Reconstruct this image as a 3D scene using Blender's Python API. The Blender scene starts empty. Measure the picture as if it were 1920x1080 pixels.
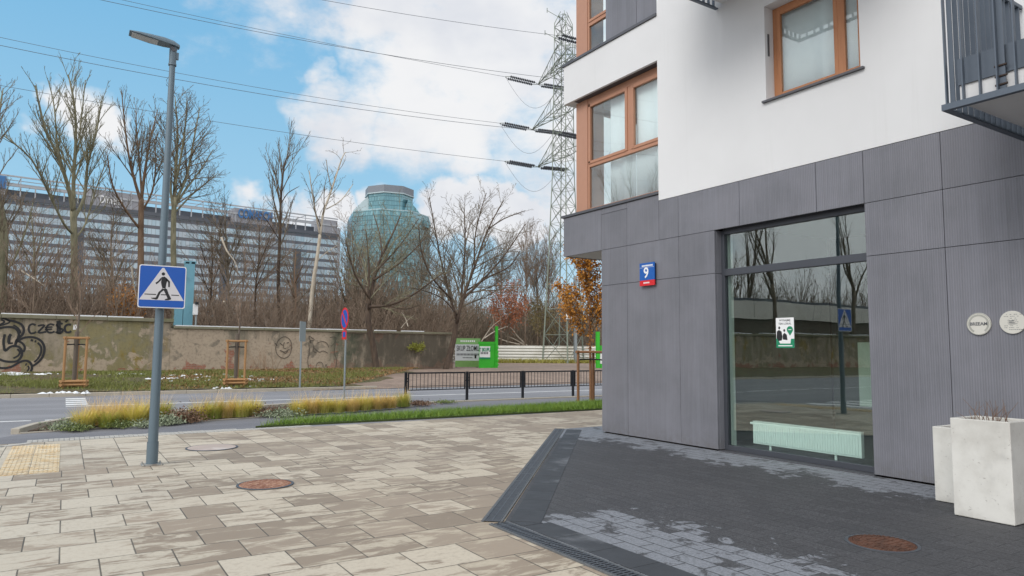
import bpy, bmesh, math, random
import numpy as np
from mathutils import Vector as V, Matrix
SKY_MUL=(.62,1.02,1.05); CL=8.0; SUN_E=1.5; EXPO=0.2
R_=math.radians
sc=bpy.context.scene; C=sc.collection
# ---------------------------------------------------------------- camera
F=1309.;CX,CY,HC=960.,540.,1.6
up=V((111.,14910.,-F)).normalized()
v1=V((122-CX,CY-648.5,-F)); v1=(v1-up*v1.dot(up)).normalized()
xx=v1.cross(up)
ROT=Matrix((xx,v1,up))
cam_d=bpy.data.cameras.new('camera'); cam=bpy.data.objects.new('camera',cam_d); C.objects.link(cam)
cam.matrix_world=Matrix.Translation((0,0,HC))@ROT.to_4x4()
cam_d.sensor_width=36; cam_d.lens=36*F/1920; cam_d.clip_start=.05; cam_d.clip_end=4000
sc.camera=cam
def ray(px,py): return ROT@V((px-CX,CY-py,-F))
def G(px,py,z=0.):
    d=ray(px,py); return V((0,0,HC))+d*((z-HC)/d.z)
def FX(px,py,x):
    d=ray(px,py); return V((0,0,HC))+d*(x/d.x)
def FY(px,py,y):
    d=ray(px,py); return V((0,0,HC))+d*(y/d.y)
# ---------------------------------------------------------------- light
SUN_EL,SUN_AZ=R_(38),R_(252)      # azimuth measured clockwise from +Y
w=bpy.data.worlds.new('World'); sc.world=w; w.use_nodes=True
nt=w.node_tree; nt.nodes.clear()
class NB:
    def __init__(s,nt): s.t=nt
    def n(s,ty,**k):
        o=s.t.nodes.new(ty)
        for a,b in k.items(): setattr(o,a,b)
        return o
    def put(s,sock,v):
        if v is None: return
        if isinstance(v,bpy.types.NodeSocket): s.t.links.new(v,sock)
        else:
            try: sock.default_value=v
            except Exception:
                sock.default_value=(*v,1) if len(v)==3 else v
    def m(s,op,a,b=None,c=None,clamp=False):
        o=s.n('ShaderNodeMath',operation=op); o.use_clamp=clamp
        for i,x in enumerate((a,b,c)):
            if x is not None: s.put(o.inputs[i],x)
        return o.outputs[0]
    def vm(s,op,a,b=None,out=0):
        o=s.n('ShaderNodeVectorMath',operation=op); s.put(o.inputs[0],a)
        if b is not None: s.put(o.inputs[1],b)
        return o.outputs[out]
    def ss(s,x,a,b,c=0.,d=1.):
        o=s.n('ShaderNodeMapRange',interpolation_type='SMOOTHSTEP')
        for i,q in enumerate((x,a,b,c,d)): s.put(o.inputs[i],q)
        return o.outputs[0]
    def noise(s,vec,sc_=5.,det=3.,ro=.55,dist=0.,out=0):
        o=s.n('ShaderNodeTexNoise'); s.put(o.inputs['Vector'],vec); s.put(o.inputs['Scale'],sc_)
        s.put(o.inputs['Detail'],det); s.put(o.inputs['Roughness'],ro); s.put(o.inputs['Distortion'],dist)
        return o.outputs[out]
    def mix(s,f,a,b,bt='MIX'):
        o=s.n('ShaderNodeMix',data_type='RGBA',blend_type=bt); s.put(o.inputs[0],f)
        for i,x in ((6,a),(7,b)):
            if isinstance(x,(tuple,list)): x=(*x[:3],1)
            s.put(o.inputs[i],x)
        return o.outputs[2]
    def mapv(s,vec,scale=(1,1,1),loc=(0,0,0),rot=(0,0,0)):
        o=s.n('ShaderNodeMapping'); s.put(o.inputs[0],vec); o.inputs['Scale'].default_value=scale
        o.inputs['Location'].default_value=loc; o.inputs['Rotation'].default_value=rot; return o.outputs[0]
    def sep(s,vec):
        o=s.n('ShaderNodeSeparateXYZ'); s.put(o.inputs[0],vec); return o.outputs
    def comb(s,x,y,z=0.):
        o=s.n('ShaderNodeCombineXYZ')
        for i,q in enumerate((x,y,z)): s.put(o.inputs[i],q)
        return o.outputs[0]
    def wn(s,vec):
        o=s.n('ShaderNodeTexWhiteNoise',noise_dimensions='3D'); s.put(o.inputs[0],vec); return o.outputs[0]
    def bump(s,h,st=.3,di=.01):
        o=s.n('ShaderNodeBump'); s.put(o.inputs['Height'],h); o.inputs['Strength'].default_value=st
        o.inputs['Distance'].default_value=di; return o.outputs[0]
b=NB(nt)
tc=b.n('ShaderNodeTexCoord').outputs['Generated']
sky=b.n('ShaderNodeTexSky',sky_type='NISHITA'); sky.sun_disc=False; sky.sun_elevation=SUN_EL; sky.sun_rotation=SUN_AZ
sky.air_density=1.0; sky.dust_density=.6; sky.ozone_density=2.2
z=b.sep(tc)[2]
nn=b.noise(tc,4.2,7,.58,.25)
n2=b.noise(b.mapv(tc,(1,1,2.2),(3,1,7)),11,6,.6)
wv=b.vm('SUBTRACT',b.noise(tc,7.,5,.6,0,1),(.5,.5,.5)); wv=b.vm('MULTIPLY',wv,(.17,.17,.13)); tw=b.vm('ADD',tc,wv)
dens=None
# cloud banks, each round a direction of the sky (direction, angular radius, weight)
def cdir(px,py): return ray(px,py).normalized()
blobs=[((800,110),.15,1.),((950,120),.14,1.),((690,70),.09,.9),((900,210),.10,.9),((660,225),.07,.8),((990,270),.09,.7),((760,200),.08,.8),((600,205),.055,.75),
       ((850,395),.055,1.5),((905,395),.06,1.45),((965,430),.05,1.3),((135,225),.05,.95),((185,275),.035,.7),((480,400),.04,.9),((560,405),.045,.95),((630,400),.04,.95),((700,375),.03,.75),
       ((560,10),.06,.7),((570,135),.035,.75),((560,-150),.2,.8),((1250,150),.3,1.)]
for (p,rad,wt) in blobs:
    c=cdir(*p); dd=b.vm('DISTANCE',tw,tuple(c),out=1)
    v=b.ss(dd,rad*1.45,rad*.25,0,wt)
    dens=v if dens is None else b.m('MAXIMUM',dens,v)
e=cdir(600,300)
away=b.ss(b.vm('DISTANCE',tc,tuple(e),out=1),.62,1.0)
dens=b.m('MAXIMUM',dens,b.m('MULTIPLY',away,.95))
d2=b.m('ADD',dens,b.m('MULTIPLY',b.m('SUBTRACT',b.m('ADD',b.m('MULTIPLY',nn,.65),b.m('MULTIPLY',n2,.35)),.5),2.6))
cl=b.ss(d2,.34,.95)
lowh=b.ss(z,.0,.2,.4,0.)
cl=b.m('MAXIMUM',cl,lowh)
grad=b.mix(b.ss(z,.02,.62),(3.6,5.9,7.5),(1.35,4.1,6.9))
skc=b.mix(.1,grad,b.vm('MULTIPLY',sky.outputs[0],SKY_MUL))
n3=b.noise(b.mapv(tc,(1,1,1.6)),3.5,5,.55)
clc=b.mix(b.ss(n3,.36,.62),(CL*.80,CL*.82,CL*.88),(CL*1.,CL*.995,CL*1.0))
clc=b.mix(b.m('MULTIPLY',away,.8),clc,(12.,12.,12.2))
col=b.mix(b.m('MULTIPLY',cl,.96),skc,clc)
bg=b.n('ShaderNodeBackground'); b.put(bg.inputs[0],col); bg.inputs[1].default_value=.1
out=b.n('ShaderNodeOutputWorld'); nt.links.new(bg.outputs[0],out.inputs[0])
sd=bpy.data.lights.new('sun','SUN'); sd.energy=SUN_E; sd.angle=R_(30); sd.color=(1,.97,.92)
so=bpy.data.objects.new('sun',sd); C.objects.link(so)
sdir=V((math.sin(SUN_AZ)*math.cos(SUN_EL),math.cos(SUN_AZ)*math.cos(SUN_EL),math.sin(SUN_EL)))
so.rotation_euler=sdir.to_track_quat('Z','Y').to_euler()
vs=sc.view_settings; vs.view_transform='Standard'; vs.look='None'; vs.exposure=EXPO; vs.gamma=1; vs.use_curve_mapping=False
# ---------------------------------------------------------------- helpers
def tag(o,label=None,cat=None,group=None,kind=None):
    for k,v_ in (('label',label),('category',cat),('group',group),('kind',kind)):
        if v_: o[k]=v_
    return o
def empty(name,loc,label,cat,group=None,rz=0):
    o=bpy.data.objects.new(name,None); C.objects.link(o); o.location=loc; o.rotation_euler=(0,0,rz); o.empty_display_size=.2
    return tag(o,label,cat,group)
class MB:
    def __init__(s): s.v=[];s.f=[];s.mi=[]
    def add(s,vs,fs,mi=0):
        k=len(s.v); s.v+= [tuple(p) for p in vs]; s.f+=[tuple(i+k for i in f) for f in fs]; s.mi+=[mi]*len(fs); return s
    def box(s,x0,x1,y0,y1,z0,z1,mi=0):
        if x0>x1:x0,x1=x1,x0
        if y0>y1:y0,y1=y1,y0
        if z0>z1:z0,z1=z1,z0
        return s.add([(x0,y0,z0),(x1,y0,z0),(x1,y1,z0),(x0,y1,z0),(x0,y0,z1),(x1,y0,z1),(x1,y1,z1),(x0,y1,z1)],
              [(0,3,2,1),(4,5,6,7),(0,1,5,4),(1,2,6,5),(2,3,7,6),(3,0,4,7)],mi)
    def poly(s,pts,z0,z1=None,mi=0):
        n=len(pts)
        if z1 is None: return s.add([(p[0],p[1],z0) for p in pts],[tuple(range(n))],mi)
        vs=[(p[0],p[1],z0) for p in pts]+[(p[0],p[1],z1) for p in pts]
        return s.add(vs,[tuple(range(n-1,-1,-1)),tuple(range(n,2*n))]+[(i,(i+1)%n,n+(i+1)%n,n+i) for i in range(n)],mi)
    def tube(s,pts,rad,sides=6,mi=0,cap=True):
        pts=[V(p) for p in pts]; n=len(pts)
        if not isinstance(rad,(list,tuple)): rad=[rad]*n
        k=len(s.v); ref=None
        for i,p in enumerate(pts):
            t=(pts[min(i+1,n-1)]-pts[max(i-1,0)])
            if t.length<1e-9: t=V((0,0,1))
            t.normalize()
            if ref is None: ref=V((1,0,0)) if abs(t.x)<.9 else V((0,1,0))
            a=t.cross(ref); 
            if a.length<1e-6: a=t.cross(V((0,1,.1)))
            a.normalize(); bb=t.cross(a); ref=bb.cross(t) if False else ref
            for j in range(sides):
                an=2*math.pi*j/sides; q=p+(a*math.cos(an)+bb*math.sin(an))*rad[i]; s.v.append(q[:])
        for i in range(n-1):
            for j in range(sides):
                j2=(j+1)%sides; s.f.append((k+i*sides+j,k+i*sides+j2,k+(i+1)*sides+j2,k+(i+1)*sides+j)); s.mi.append(mi)
        if cap and sides>3:
            s.f.append(tuple(k+j for j in range(sides-1,-1,-1))); s.f.append(tuple(k+(n-1)*sides+j for j in range(sides))); s.mi+=[mi,mi]
        return s
    def bar(s,a,b_,w_=.05,mi=0): return s.tube([a,b_],w_*.7,4,mi)
    def lathe(s,c,prof,sides=24,mi=0):
        k=len(s.v); n=len(prof)
        for r,z_ in prof:
            for j in range(sides):
                an=2*math.pi*j/sides; s.v.append((c[0]+r*math.cos(an),c[1]+r*math.sin(an),c[2]+z_))
        for i in range(n-1):
            for j in range(sides):
                j2=(j+1)%sides; s.f.append((k+i*sides+j,k+i*sides+j2,k+(i+1)*sides+j2,k+(i+1)*sides+j)); s.mi.append(mi)
        s.f.append(tuple(k+j for j in range(sides-1,-1,-1))); s.f.append(tuple(k+(n-1)*sides+j for j in range(sides))); s.mi+=[mi,mi]
        return s
    def build(s,name,mats,parent=None,smooth=False,bevel=0,origin=None):
        me=bpy.data.meshes.new(name)
        vs=s.v
        if origin is not None: vs=[(p[0]-origin[0],p[1]-origin[1],p[2]-origin[2]) for p in s.v]
        me.from_pydata(vs,[],s.f)
        if not isinstance(mats,(list,tuple)): mats=[mats]
        for m_ in mats: me.materials.append(m_)
        if len(mats)>1: me.polygons.foreach_set('material_index',s.mi)
        if smooth: me.polygons.foreach_set('use_smooth',[True]*len(me.polygons))
        me.update()
        o=bpy.data.objects.new(name,me); C.objects.link(o)
        if origin is not None and parent is None: o.location=origin
        if parent is not None: o.parent=parent
        if bevel:
            md=o.modifiers.new('bevel','BEVEL'); md.width=bevel; md.segments=2; md.limit_method='ANGLE'; md.angle_limit=R_(35)
        return o
def wpart(mb,name,mats,root,smooth=False,bevel=0):
    """part given in world coordinates under an unrotated root"""
    return mb.build(name,mats,root,smooth,bevel,origin=root.matrix_basis.translation if root.parent is None else None)
def bpart(mb,name,mats,root,**k):   # world coords -> parented to root Empty placed at root.location
    o=mb.build(name,mats,root,origin=tuple(root.location),**k); return o
def spart(mb,name,mats,root,parent,**k):  # sub-part: parent mesh has identity transform in root
    o=mb.build(name,mats,parent,origin=tuple(root.location),**k); return o
def struct(mb,name,mats,kind='structure',**k): return tag(mb.build(name,mats,**k),kind=kind)
def lin(c): 
    return tuple(((x/255)/12.92 if x/255<=.04045 else ((x/255+.055)/1.055)**2.4) for x in c)
# ---------------------------------------------------------------- materials
def mk(name,rough=.7,metal=0.):
    m_=bpy.data.materials.new(name); m_.use_nodes=True; t=m_.node_tree; p=t.nodes['Principled BSDF']
    p.inputs['Roughness'].default_value=rough; p.inputs['Metallic'].default_value=metal
    q=NB(t); q.p=p; q.mat=m_
    q.co=q.n('ShaderNodeTexCoord').outputs['Object']
    return q
def simple(name,col,rough=.6,metal=0.,var=.12,nsc=8.,bump=0.,bsc=60.,bd=.003,spec=None,dirt=None):
    q=mk(name,rough,metal)
    n_=q.noise(q.co,nsc,5,.6)
    a=tuple(c*(1-var) for c in col); c2=tuple(min(1,c*(1+var)) for c in col)
    cc=q.mix(n_,a,c2)
    if dirt is not None: cc=q.mix(q.ss(q.noise(q.co,nsc*.37,6,.65),.52,.75),cc,dirt)
    q.put(q.p.inputs['Base Color'],cc)
    q.put(q.p.inputs['Roughness'],q.m('ADD',q.m('MULTIPLY',q.noise(q.co,nsc*2.3,3),.2),rough-.1,clamp=True))
    if bump: q.put(q.p.inputs['Normal'],q.bump(q.noise(q.co,bsc,4,.6),bump,bd))
    if spec is not None: q.p.inputs['Specular IOR Level'].default_value=spec
    return q.mat
def flat(name,col,rough=.5,metal=0.):
    q=mk(name,rough,metal); q.p.inputs['Base Color'].default_value=(*col,1); return q.mat
def leafmat(name,c1,c2,rough=.6,sc_=3.):
    q=mk(name,rough)
    r=q.n('ShaderNodeNewGeometry').outputs['Random Per Island']
    q.put(q.p.inputs['Base Color'],q.mix(q.m('MULTIPLY',q.m('ADD',r,q.noise(q.co,sc_,2)),.55,clamp=True),c1,c2))
    return q.mat
def bark(name,c1,c2,sc_=2.):
    q=mk(name,.85)
    n_=q.noise(q.mapv(q.co,(1,1,.25)),sc_*3,5,.65)
    q.put(q.p.inputs['Base Color'],q.mix(q.ss(n_,.3,.7),c1,c2)); return q.mat
# ================================================================ ground
def hz(x,y):
    if y<26.6: return -.02
    if y<36: return -.02+.42*((y-26.6)/9.4)
    return .4
# --- materials of the ground
def paver_mat():
    q=mk('beige_concrete_slabs',.75)
    x,y,z=q.sep(q.co)[:3]
    fx=x; fy=y
    r=q.m('FLOOR',q.m('DIVIDE',q.m('SUBTRACT',fy,4.73-50*.508),.508))
    far=q.m('GREATER_THAN',y,11.33)
    par=q.m('MULTIPLY',q.m('MODULO',r,2.),q.m('SUBTRACT',1.,far))
    cxv=q.m('ADD',q.m('DIVIDE',q.m('ADD',x,.2+40),.5),q.m('MULTIPLY',par,.5))
    ci=q.m('FLOOR',cxv); fu=q.m('FRACT',cxv)
    fv=q.m('FRACT',q.m('DIVIDE',q.m('SUBTRACT',fy,4.73-50*.508),.508))
    eu=q.m('MULTIPLY',q.m('MINIMUM',fu,q.m('SUBTRACT',1.,fu)),.5)
    ev=q.m('MULTIPLY',q.m('MINIMUM',fv,q.m('SUBTRACT',1.,fv)),.508)
    ed=q.m('MINIMUM',eu,ev)
    cell=q.wn(q.comb(ci,r,1.)); cell2=q.wn(q.comb(ci,r,5.)); 
    # pale efflorescence: streaks along the rows, each slab with its own share
    off=q.m('MULTIPLY',cell,7.)
    vec=q.comb(q.m('ADD',x,off),q.m('ADD',y,q.m('MULTIPLY',cell2,5.)),0.)
    n1=q.noise(q.mapv(vec,(1.1,3.2,1)),2.1,9,.68,.7)
    nb=q.noise(q.co,.55,3,.5)
    west=q.ss(x,3.5,-.5)
    north=q.m('MULTIPLY',q.ss(y,9.,11.5),q.ss(x,6.,1.))
    th=q.m('ADD',q.m('MULTIPLY',q.m('SUBTRACT',cell,.5),.20),q.m('MULTIPLY',q.m('SUBTRACT',nb,.5),.38))
    f_=q.m('ADD',q.m('ADD',n1,th),q.m('ADD',q.m('MULTIPLY',west,.045),q.m('MULTIPLY',north,.02)))
    pale=q.ss(f_,.455,.565)
    base=q.mix(cell2,lin((142,126,107)),lin((166,149,129)))
    base=q.mix(q.m('MULTIPLY',q.noise(q.co,60,3,.7),.4),base,lin((128,115,104)))
    pal=q.mix(cell,lin((181,168,147)),lin((198,186,167)))
    pal=q.mix(q.m('MULTIPLY',west,.5),pal,lin((188,182,169)))
    pal=q.mix(q.m('MULTIPLY',q.ss(q.noise(q.co,23,5,.7),.45,.7),.35),pal,base)
    cc=q.mix(q.m('MULTIPLY',pale,.92),base,pal)
    cc=q.mix(q.m('MULTIPLY',q.ss(q.noise(q.co,.33,4,.6),.5,.72),.22),cc,lin((120,108,98)))
    j=q.ss(ed,.003,.008,1.,0.)
    jd=q.m('MULTIPLY',j,q.m('ADD',.6,q.m('MULTIPLY',q.noise(q.co,2.2,2),.5)))
    cc=q.mix(jd,cc,lin((70,66,58)))
    q.put(q.p.inputs['Base Color'],cc)
    q.put(q.p.inputs['Roughness'],q.m('ADD',.62,q.m('MULTIPLY',pale,.2)))
    h=q.m('ADD',q.m('MULTIPLY',q.ss(ed,.001,.009),1.),q.m('MULTIPLY',q.noise(q.co,120,3),.12))
    q.put(q.p.inputs['Normal'],q.bump(h,.5,.004)); return q.mat
def dark_mat():
    q=mk('anthracite_block_paving',.72)
    x,y,z=q.sep(q.co)[:3]
    # blocks 0.32 x 0.16 laid square to the walls
    rh=.17; bw=.34
    r=q.m('FLOOR',q.m('DIVIDE',q.m('ADD',x,40.),rh)); fv=q.m('FRACT',q.m('DIVIDE',q.m('ADD',x,40.),rh))
    cv=q.m('ADD',q.m('DIVIDE',q.m('ADD',y,40.),bw),q.m('MULTIPLY',q.m('MODULO',r,2.),.5))
    ci=q.m('FLOOR',cv); fu=q.m('FRACT',cv)
    ed=q.m('MINIMUM',q.m('MULTIPLY',q.m('MINIMUM',fu,q.m('SUBTRACT',1.,fu)),bw),q.m('MULTIPLY',q.m('MINIMUM',fv,q.m('SUBTRACT',1.,fv)),rh))
    cell=q.wn(q.comb(ci,r,2.))
    n1=q.noise(q.co,4.6,7,.72,.8); n2=q.noise(q.co,.9,3,.5)
    # dry zones: by the bend of the drain, and along the foot of the building
    d1=q.m('MULTIPLY',q.ss(x,5.75,4.1),q.ss(y,5.85,5.2))
    d1=q.m('MULTIPLY',d1,q.ss(y,2.0,3.2))
    d2=q.m('MULTIPLY',q.m('MULTIPLY',q.ss(q.m('ADD',x,q.m('MULTIPLY',n2,1.1)),7.9,9.0),.95),q.ss(y,2.6,3.4))
    d3=q.m('MULTIPLY',q.ss(y,9.6,10.8),.95)
    dz=q.m('MAXIMUM',q.m('MAXIMUM',q.m('MULTIPLY',d1,.92),d2),d3)
    f_=q.m('ADD',dz,q.m('ADD',q.m('MULTIPLY',q.m('SUBTRACT',n1,.5),2.5),q.m('MULTIPLY',q.m('SUBTRACT',cell,.5),.5)))
    dry=q.m('MULTIPLY',q.ss(f_,.55,.8),q.ss(dz,.04,.3))
    sp=q.noise(q.co,48,5,.9)
    wet=q.mix(q.ss(sp,.35,.68),lin((40,40,43)),lin((92,92,95)))
    wet=q.mix(q.m('MULTIPLY',cell,.45),wet,lin((48,48,51)))
    wet=q.mix(q.m('MULTIPLY',n2,.35),wet,lin((92,90,90)))
    dr=q.mix(q.ss(sp,.35,.68),lin((112,115,120)),lin((150,152,158)))
    cc=q.mix(q.m('MULTIPLY',dry,.9),wet,dr)
    jm=q.m('MULTIPLY',q.ss(ed,.002,.008,1.,0.),q.m('ADD',.5,q.m('MULTIPLY',dry,.5)))
    cc=q.mix(jm,cc,lin((30,30,32)))
    q.put(q.p.inputs['Base Color'],cc)
    q.put(q.p.inputs['Normal'],q.bump(q.m('ADD',q.ss(ed,.001,.008),q.m('MULTIPLY',sp,.6)),.35,.004)); return q.mat
def asphalt(name,c1,c2,r=.85):
    q=mk(name,r)
    n_=q.noise(q.co,190,2,.8); n2=q.noise(q.mapv(q.co,(.25,1,1)),.8,5,.6)
    c=q.mix(q.ss(n_,.3,.7),c1,c2); c=q.mix(q.m('MULTIPLY',q.ss(n2,.4,.7),.35),c,tuple(k*1.35 for k in c2))
    q.put(q.p.inputs['Base Color'],c); q.put(q.p.inputs['Normal'],q.bump(n_,.3,.004)); return q.mat
def soilmat(name,cols,sc_=1.5,leaf=None):
    q=mk(name,.95)
    n1=q.noise(q.co,sc_,6,.65); n2=q.noise(q.co,sc_*9,5,.7)
    c=q.mix(q.ss(n1,.35,.65),cols[0],cols[1]); c=q.mix(q.m('MULTIPLY',q.ss(n2,.42,.62),.75),c,cols[2])
    if leaf: c=q.mix(q.m('MULTIPLY',q.ss(q.noise(q.co,sc_*14,3,.8),.57,.63),.8),c,leaf)
    q.put(q.p.inputs['Base Color'],c); q.put(q.p.inputs['Normal'],q.bump(n2,.8,.03)); return q.mat
M={}
M['pave']=paver_mat(); M['dark']=dark_mat()
M['road']=asphalt('road_asphalt',lin((104,103,106)),lin((140,139,142)))
M['path']=asphalt('path_asphalt',lin((92,91,95)),lin((124,123,127)))
M['ground']=soilmat('woodland_floor',(lin((82,68,52)),lin((96,84,62)),lin((60,52,42))),.6,lin((120,90,60)))
M['verge']=soilmat('verge_soil',(lin((92,92,52)),lin((92,78,54)),lin((60,56,40))),.9,lin((122,96,62)))
M['dirt']=soilmat('trodden_dirt_yard',(lin((150,130,116)),lin((132,114,100)),lin((118,100,88))),.5)
M['kerb']=simple('kerb_concrete',lin((172,164,150)),.85,var=.2,nsc=3,bump=.4,bsc=80)
M['cobble']=simple('pale_granite_setts',lin((176,172,165)),.8,var=.25,nsc=14,bump=.5,bsc=30,bd=.01)
M['white_paint']=simple('road_marking_paint',lin((218,218,216)),.7,var=.08,nsc=9,dirt=lin((170,168,165)))
M['snow']=simple('snow',lin((226,229,233)),.6,var=.06,nsc=5,bump=.6,bsc=12,bd=.02)
# --- sheets
g=MB()
ys=[-400,-60,0,14,26.6,36,60,120,400,1500]
xs=[-1500,-300,-60,-10,20,60,300,1500]
for yy in ys:
    for x_ in xs: g.v.append((x_,yy,hz(x_,yy)-.06))
for j in range(len(ys)-1):
    for i in range(len(xs)-1):
        a=j*len(xs)+i; g.f.append((a,a+1,a+1+len(xs),a+len(xs))); g.mi.append(0)
struct(g,'ground',M['ground'])
EDGE=-.95
struct(MB().poly([(EDGE,-8),(8.95,-8),(8.95,10.9),(14.,10.9),(14.,14.62),(12.2,14.62),(EDGE,14.15)],-.004,.0),'plaza_paving',M['pave'])
struct(MB().poly([(3.55,-8),(8.9,-8),(8.9,10.66),(14,10.66),(14,11.6),(8.62,11.5),(3.55,5.66)],.002,.006),'dark_paving',M['dark'])
# border slabs inside the drain
bs=MB()
def strip_slabs(p0,p1,wd,n,z0=.006,z1=.010,gap=.006,side=1):
    p0=V((*p0,0));p1=V((*p1,0)); d=(p1-p0); L=d.length; d.normalize(); nn_=V((d.y,-d.x,0))*side
    for i in range(n):
        a=p0+d*(L*i/n+gap/2); c=p0+d*(L*(i+1)/n-gap/2)
        bs.poly([(a+nn_*.004)[:2],(c+nn_*.004)[:2],(c+nn_*wd)[:2],(a+nn_*wd)[:2]],z0,z1)
M['border']=simple('grey_border_slabs',lin((62,64,68)),.75,var=.35,nsc=3.2,bump=.3,bsc=120,dirt=lin((112,114,118)))
strip_slabs((3.57,5.62),(8.56,11.36),.3,16)
strip_slabs((3.57,-5.98),(3.57,5.39),.3,24)
bs.poly([(3.576,5.40),(3.80,5.40),(3.576,5.60)],.006,.010)
struct(bs,'border_slabs',M['border'])
struct(MB().poly([(-60,-30),(-1.05,-30),(-1.05,14.15),(60,14.9),(60,16.9),(24,16.9),(60,26.62),(-60,26.62)],-.05,-.012),'road',M['road'])
struct(MB().poly([(EDGE-.05,14.2),(3.3,14.68),(12.2,14.7),(40,15.2),(40,19.0),(8.7,18.9),(8.2,17.95),(-.1,15.9),(-.6,15.7),(-1.,15.)],-.011,-.006),'cycle_path',M['path'])
k=MB()
def kerbrun(pts,wd=.15,z0=-.05,z1=.1,seg=1.,side=1,mb=None):
    mb=mb or k
    for a,c in zip(pts[:-1],pts[1:]):
        a=V((*a,0)) if len(a)==2 else V(a); c=V((*c,0)) if len(c)==2 else V(c)
        d=c-a; L=d.length; d.normalize(); n_=V((d.y,-d.x,0)).normalized()*side*wd; m_=max(1,int(round(L/seg)))
        for i in range(m_):
            p=a+d*(L*i/m_+.004); q_=a+d*(L*(i+1)/m_-.004)
            mb.poly([p[:2],q_[:2],(q_+n_)[:2],(p+n_)[:2]],z0,z1)
kerbrun([(-60,26.6),(10.6,26.6)],side=-1)
kerbrun([(22.5,26.6),(60,26.6)],side=-1,z1=.1)
struct(k,'far_kerb',M['kerb'],bevel=.015)
k=MB(); kerbrun([(EDGE-.14,-8),(EDGE-.14,13.2),(EDGE+.1,13.9),(EDGE+.5,14.2)],.14,-.05,.004,side=1)
struct(k,'plaza_kerb',M['cobble'])
k=MB(); random.seed(3)
for i in range(64):
    for r in range(3):
        x0=EDGE+.5+i*.075*1.0; y0=14.16+r*.12+ (x0+.95)*.035
        if r==2 and x0>2.9: continue
        k.box(x0,x0+.068,y0,y0+.11,-.004,.004+random.random()*.006)
struct(k,'granite_setts',M['cobble'])
k=MB(); kerbrun([(8.6,18.95),(60,18.95)],.15,-.05,.03,side=-1)
kerbrun([(9.2,20.7),(.35,17.9),(-.35,16.7),(-.62,15.75)],.14,-.05,.09,side=1)
kerbrun([(-.62,15.75),(-.1,15.85),(8.25,17.95),(9.35,20.7)],.06,-.03,.015,side=-1)
struct(k,'flower_bed_kerb',M['kerb'],bevel=.01)
M['bed']=soilmat('planting_bed_soil',(lin((74,60,46)),lin((92,74,56)),lin((50,42,34))),3.,lin((140,96,66)))
struct(MB().poly([(9.1,20.55),(.4,17.8),(-.25,16.7),(-.5,15.85),(-.1,15.95),(8.15,18.02)],-.01,.03),'planting_bed',M['bed'])
# --- verge, yard: sheets that follow the terrain
def sheet(name,m_,xa,xb,ya,yb,off,nx,ny,rough=.0,clip=None,kind='structure'):
    s=MB(); rnd=random.Random(7)
    for j in range(ny+1):
        for i in range(nx+1):
            X=xa+(xb-xa)*i/nx; Y=ya+(yb-ya)*j/ny
            s.v.append((X,Y,hz(X,Y)+(off(X,Y) if callable(off) else off)+rnd.uniform(0,rough)))
    for j in range(ny):
        for i in range(nx):
            X=xa+(xb-xa)*(i+.5)/nx; Y=ya+(yb-ya)*(j+.5)/ny
            if clip and not clip(X,Y): continue
            a=j*(nx+1)+i; s.f.append((a,a+1,a+nx+2,a+nx+1)); s.mi.append(0)
    return struct(s,name,m_,kind)
def in_yard(x,y): return x> 9.6+(y-26.6)*.75 + .35*math.sin(y*1.7)
def voff(x,y):
    d=(9.6+(y-26.6)*.75+.5*math.sin(y*1.7)+.3*math.sin(y*4.1))-x
    return max(-.12,min(.11,d*.12-.02))
sheet('verge',M['verge'],-60,24,26.72,37.5,voff,280,54,.04)
sheet('dirt_yard',M['dirt'],8,90,26.5,95,.02,164,60,.015,lambda x,y: x>7.5+(y-26.6)*.72)
# --- road markings
mk_=MB()
def stripe(a,c,wd,z0=-.011,z1=-.006):
    a=V((*a,0));c=V((*c,0)); d=(c-a).normalized(); n_=V((-d.y,d.x,0))*wd/2
    mk_.poly([(a-n_)[:2],(c-n_)[:2],(c+n_)[:2],(a+n_)[:2]],z0,z1)
stripe((.1,22.25),(40,21.9),.14)
for i in range(12):
    if i!=0: stripe((-.42-i*2.2,18.45+i*.05),(-.42-i*2.2-1.9,18.45+i*.05+.04),.13)
stripe((-.53,18.42),(-2.4,18.47),.13); stripe((-.28,18.40),(4.5,18.2),.13)
for i in range(4): mk_.box(.1,.62,22.75+i*.82,23.2+i*.82,-.011,-.006)
for i in range(6): mk_.box(-1.9-i*1.0,-1.4-i*1.0,10.6,13.6,-.011,-.006)
struct(mk_,'road_markings',M['white_paint'])
# --- tactile paving
q=mk('ochre_tactile_slab',.8)
c=q.mix(q.ss(q.noise(q.mapv(q.co,(2.5,9,1)),1.6,6,.65,.8),.4,.6),lin((196,168,124)),lin((208,196,172)))
c=q.mix(q.m('MULTIPLY',q.ss(q.noise(q.co,3,5,.7),.5,.66),.6),c,lin((146,116,82)))
q.put(q.p.inputs['Base Color'],c); M['tact']=q.mat
t_=MB()
for i,(xa,xb) in enumerate(((-.62,-.31),(-.30,.02))):
    for j in range(9):
        y0=10.75+j*.335; t_.box(xa,xb,y0,y0+.325,.0,.006)
        for a in range(6):
            if j>5:
                for bq in range(6): t_.lathe((xa+.03+a*.05,y0+.035+bq*.05,.006),[(.015,0),(.009,.005)],6)
            else: t_.box(xa+.02+a*.05,xa+.045+a*.05,y0+.012,y0+.312,.006,.011)
struct(t_,'tactile_paving',M['tact'])
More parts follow.
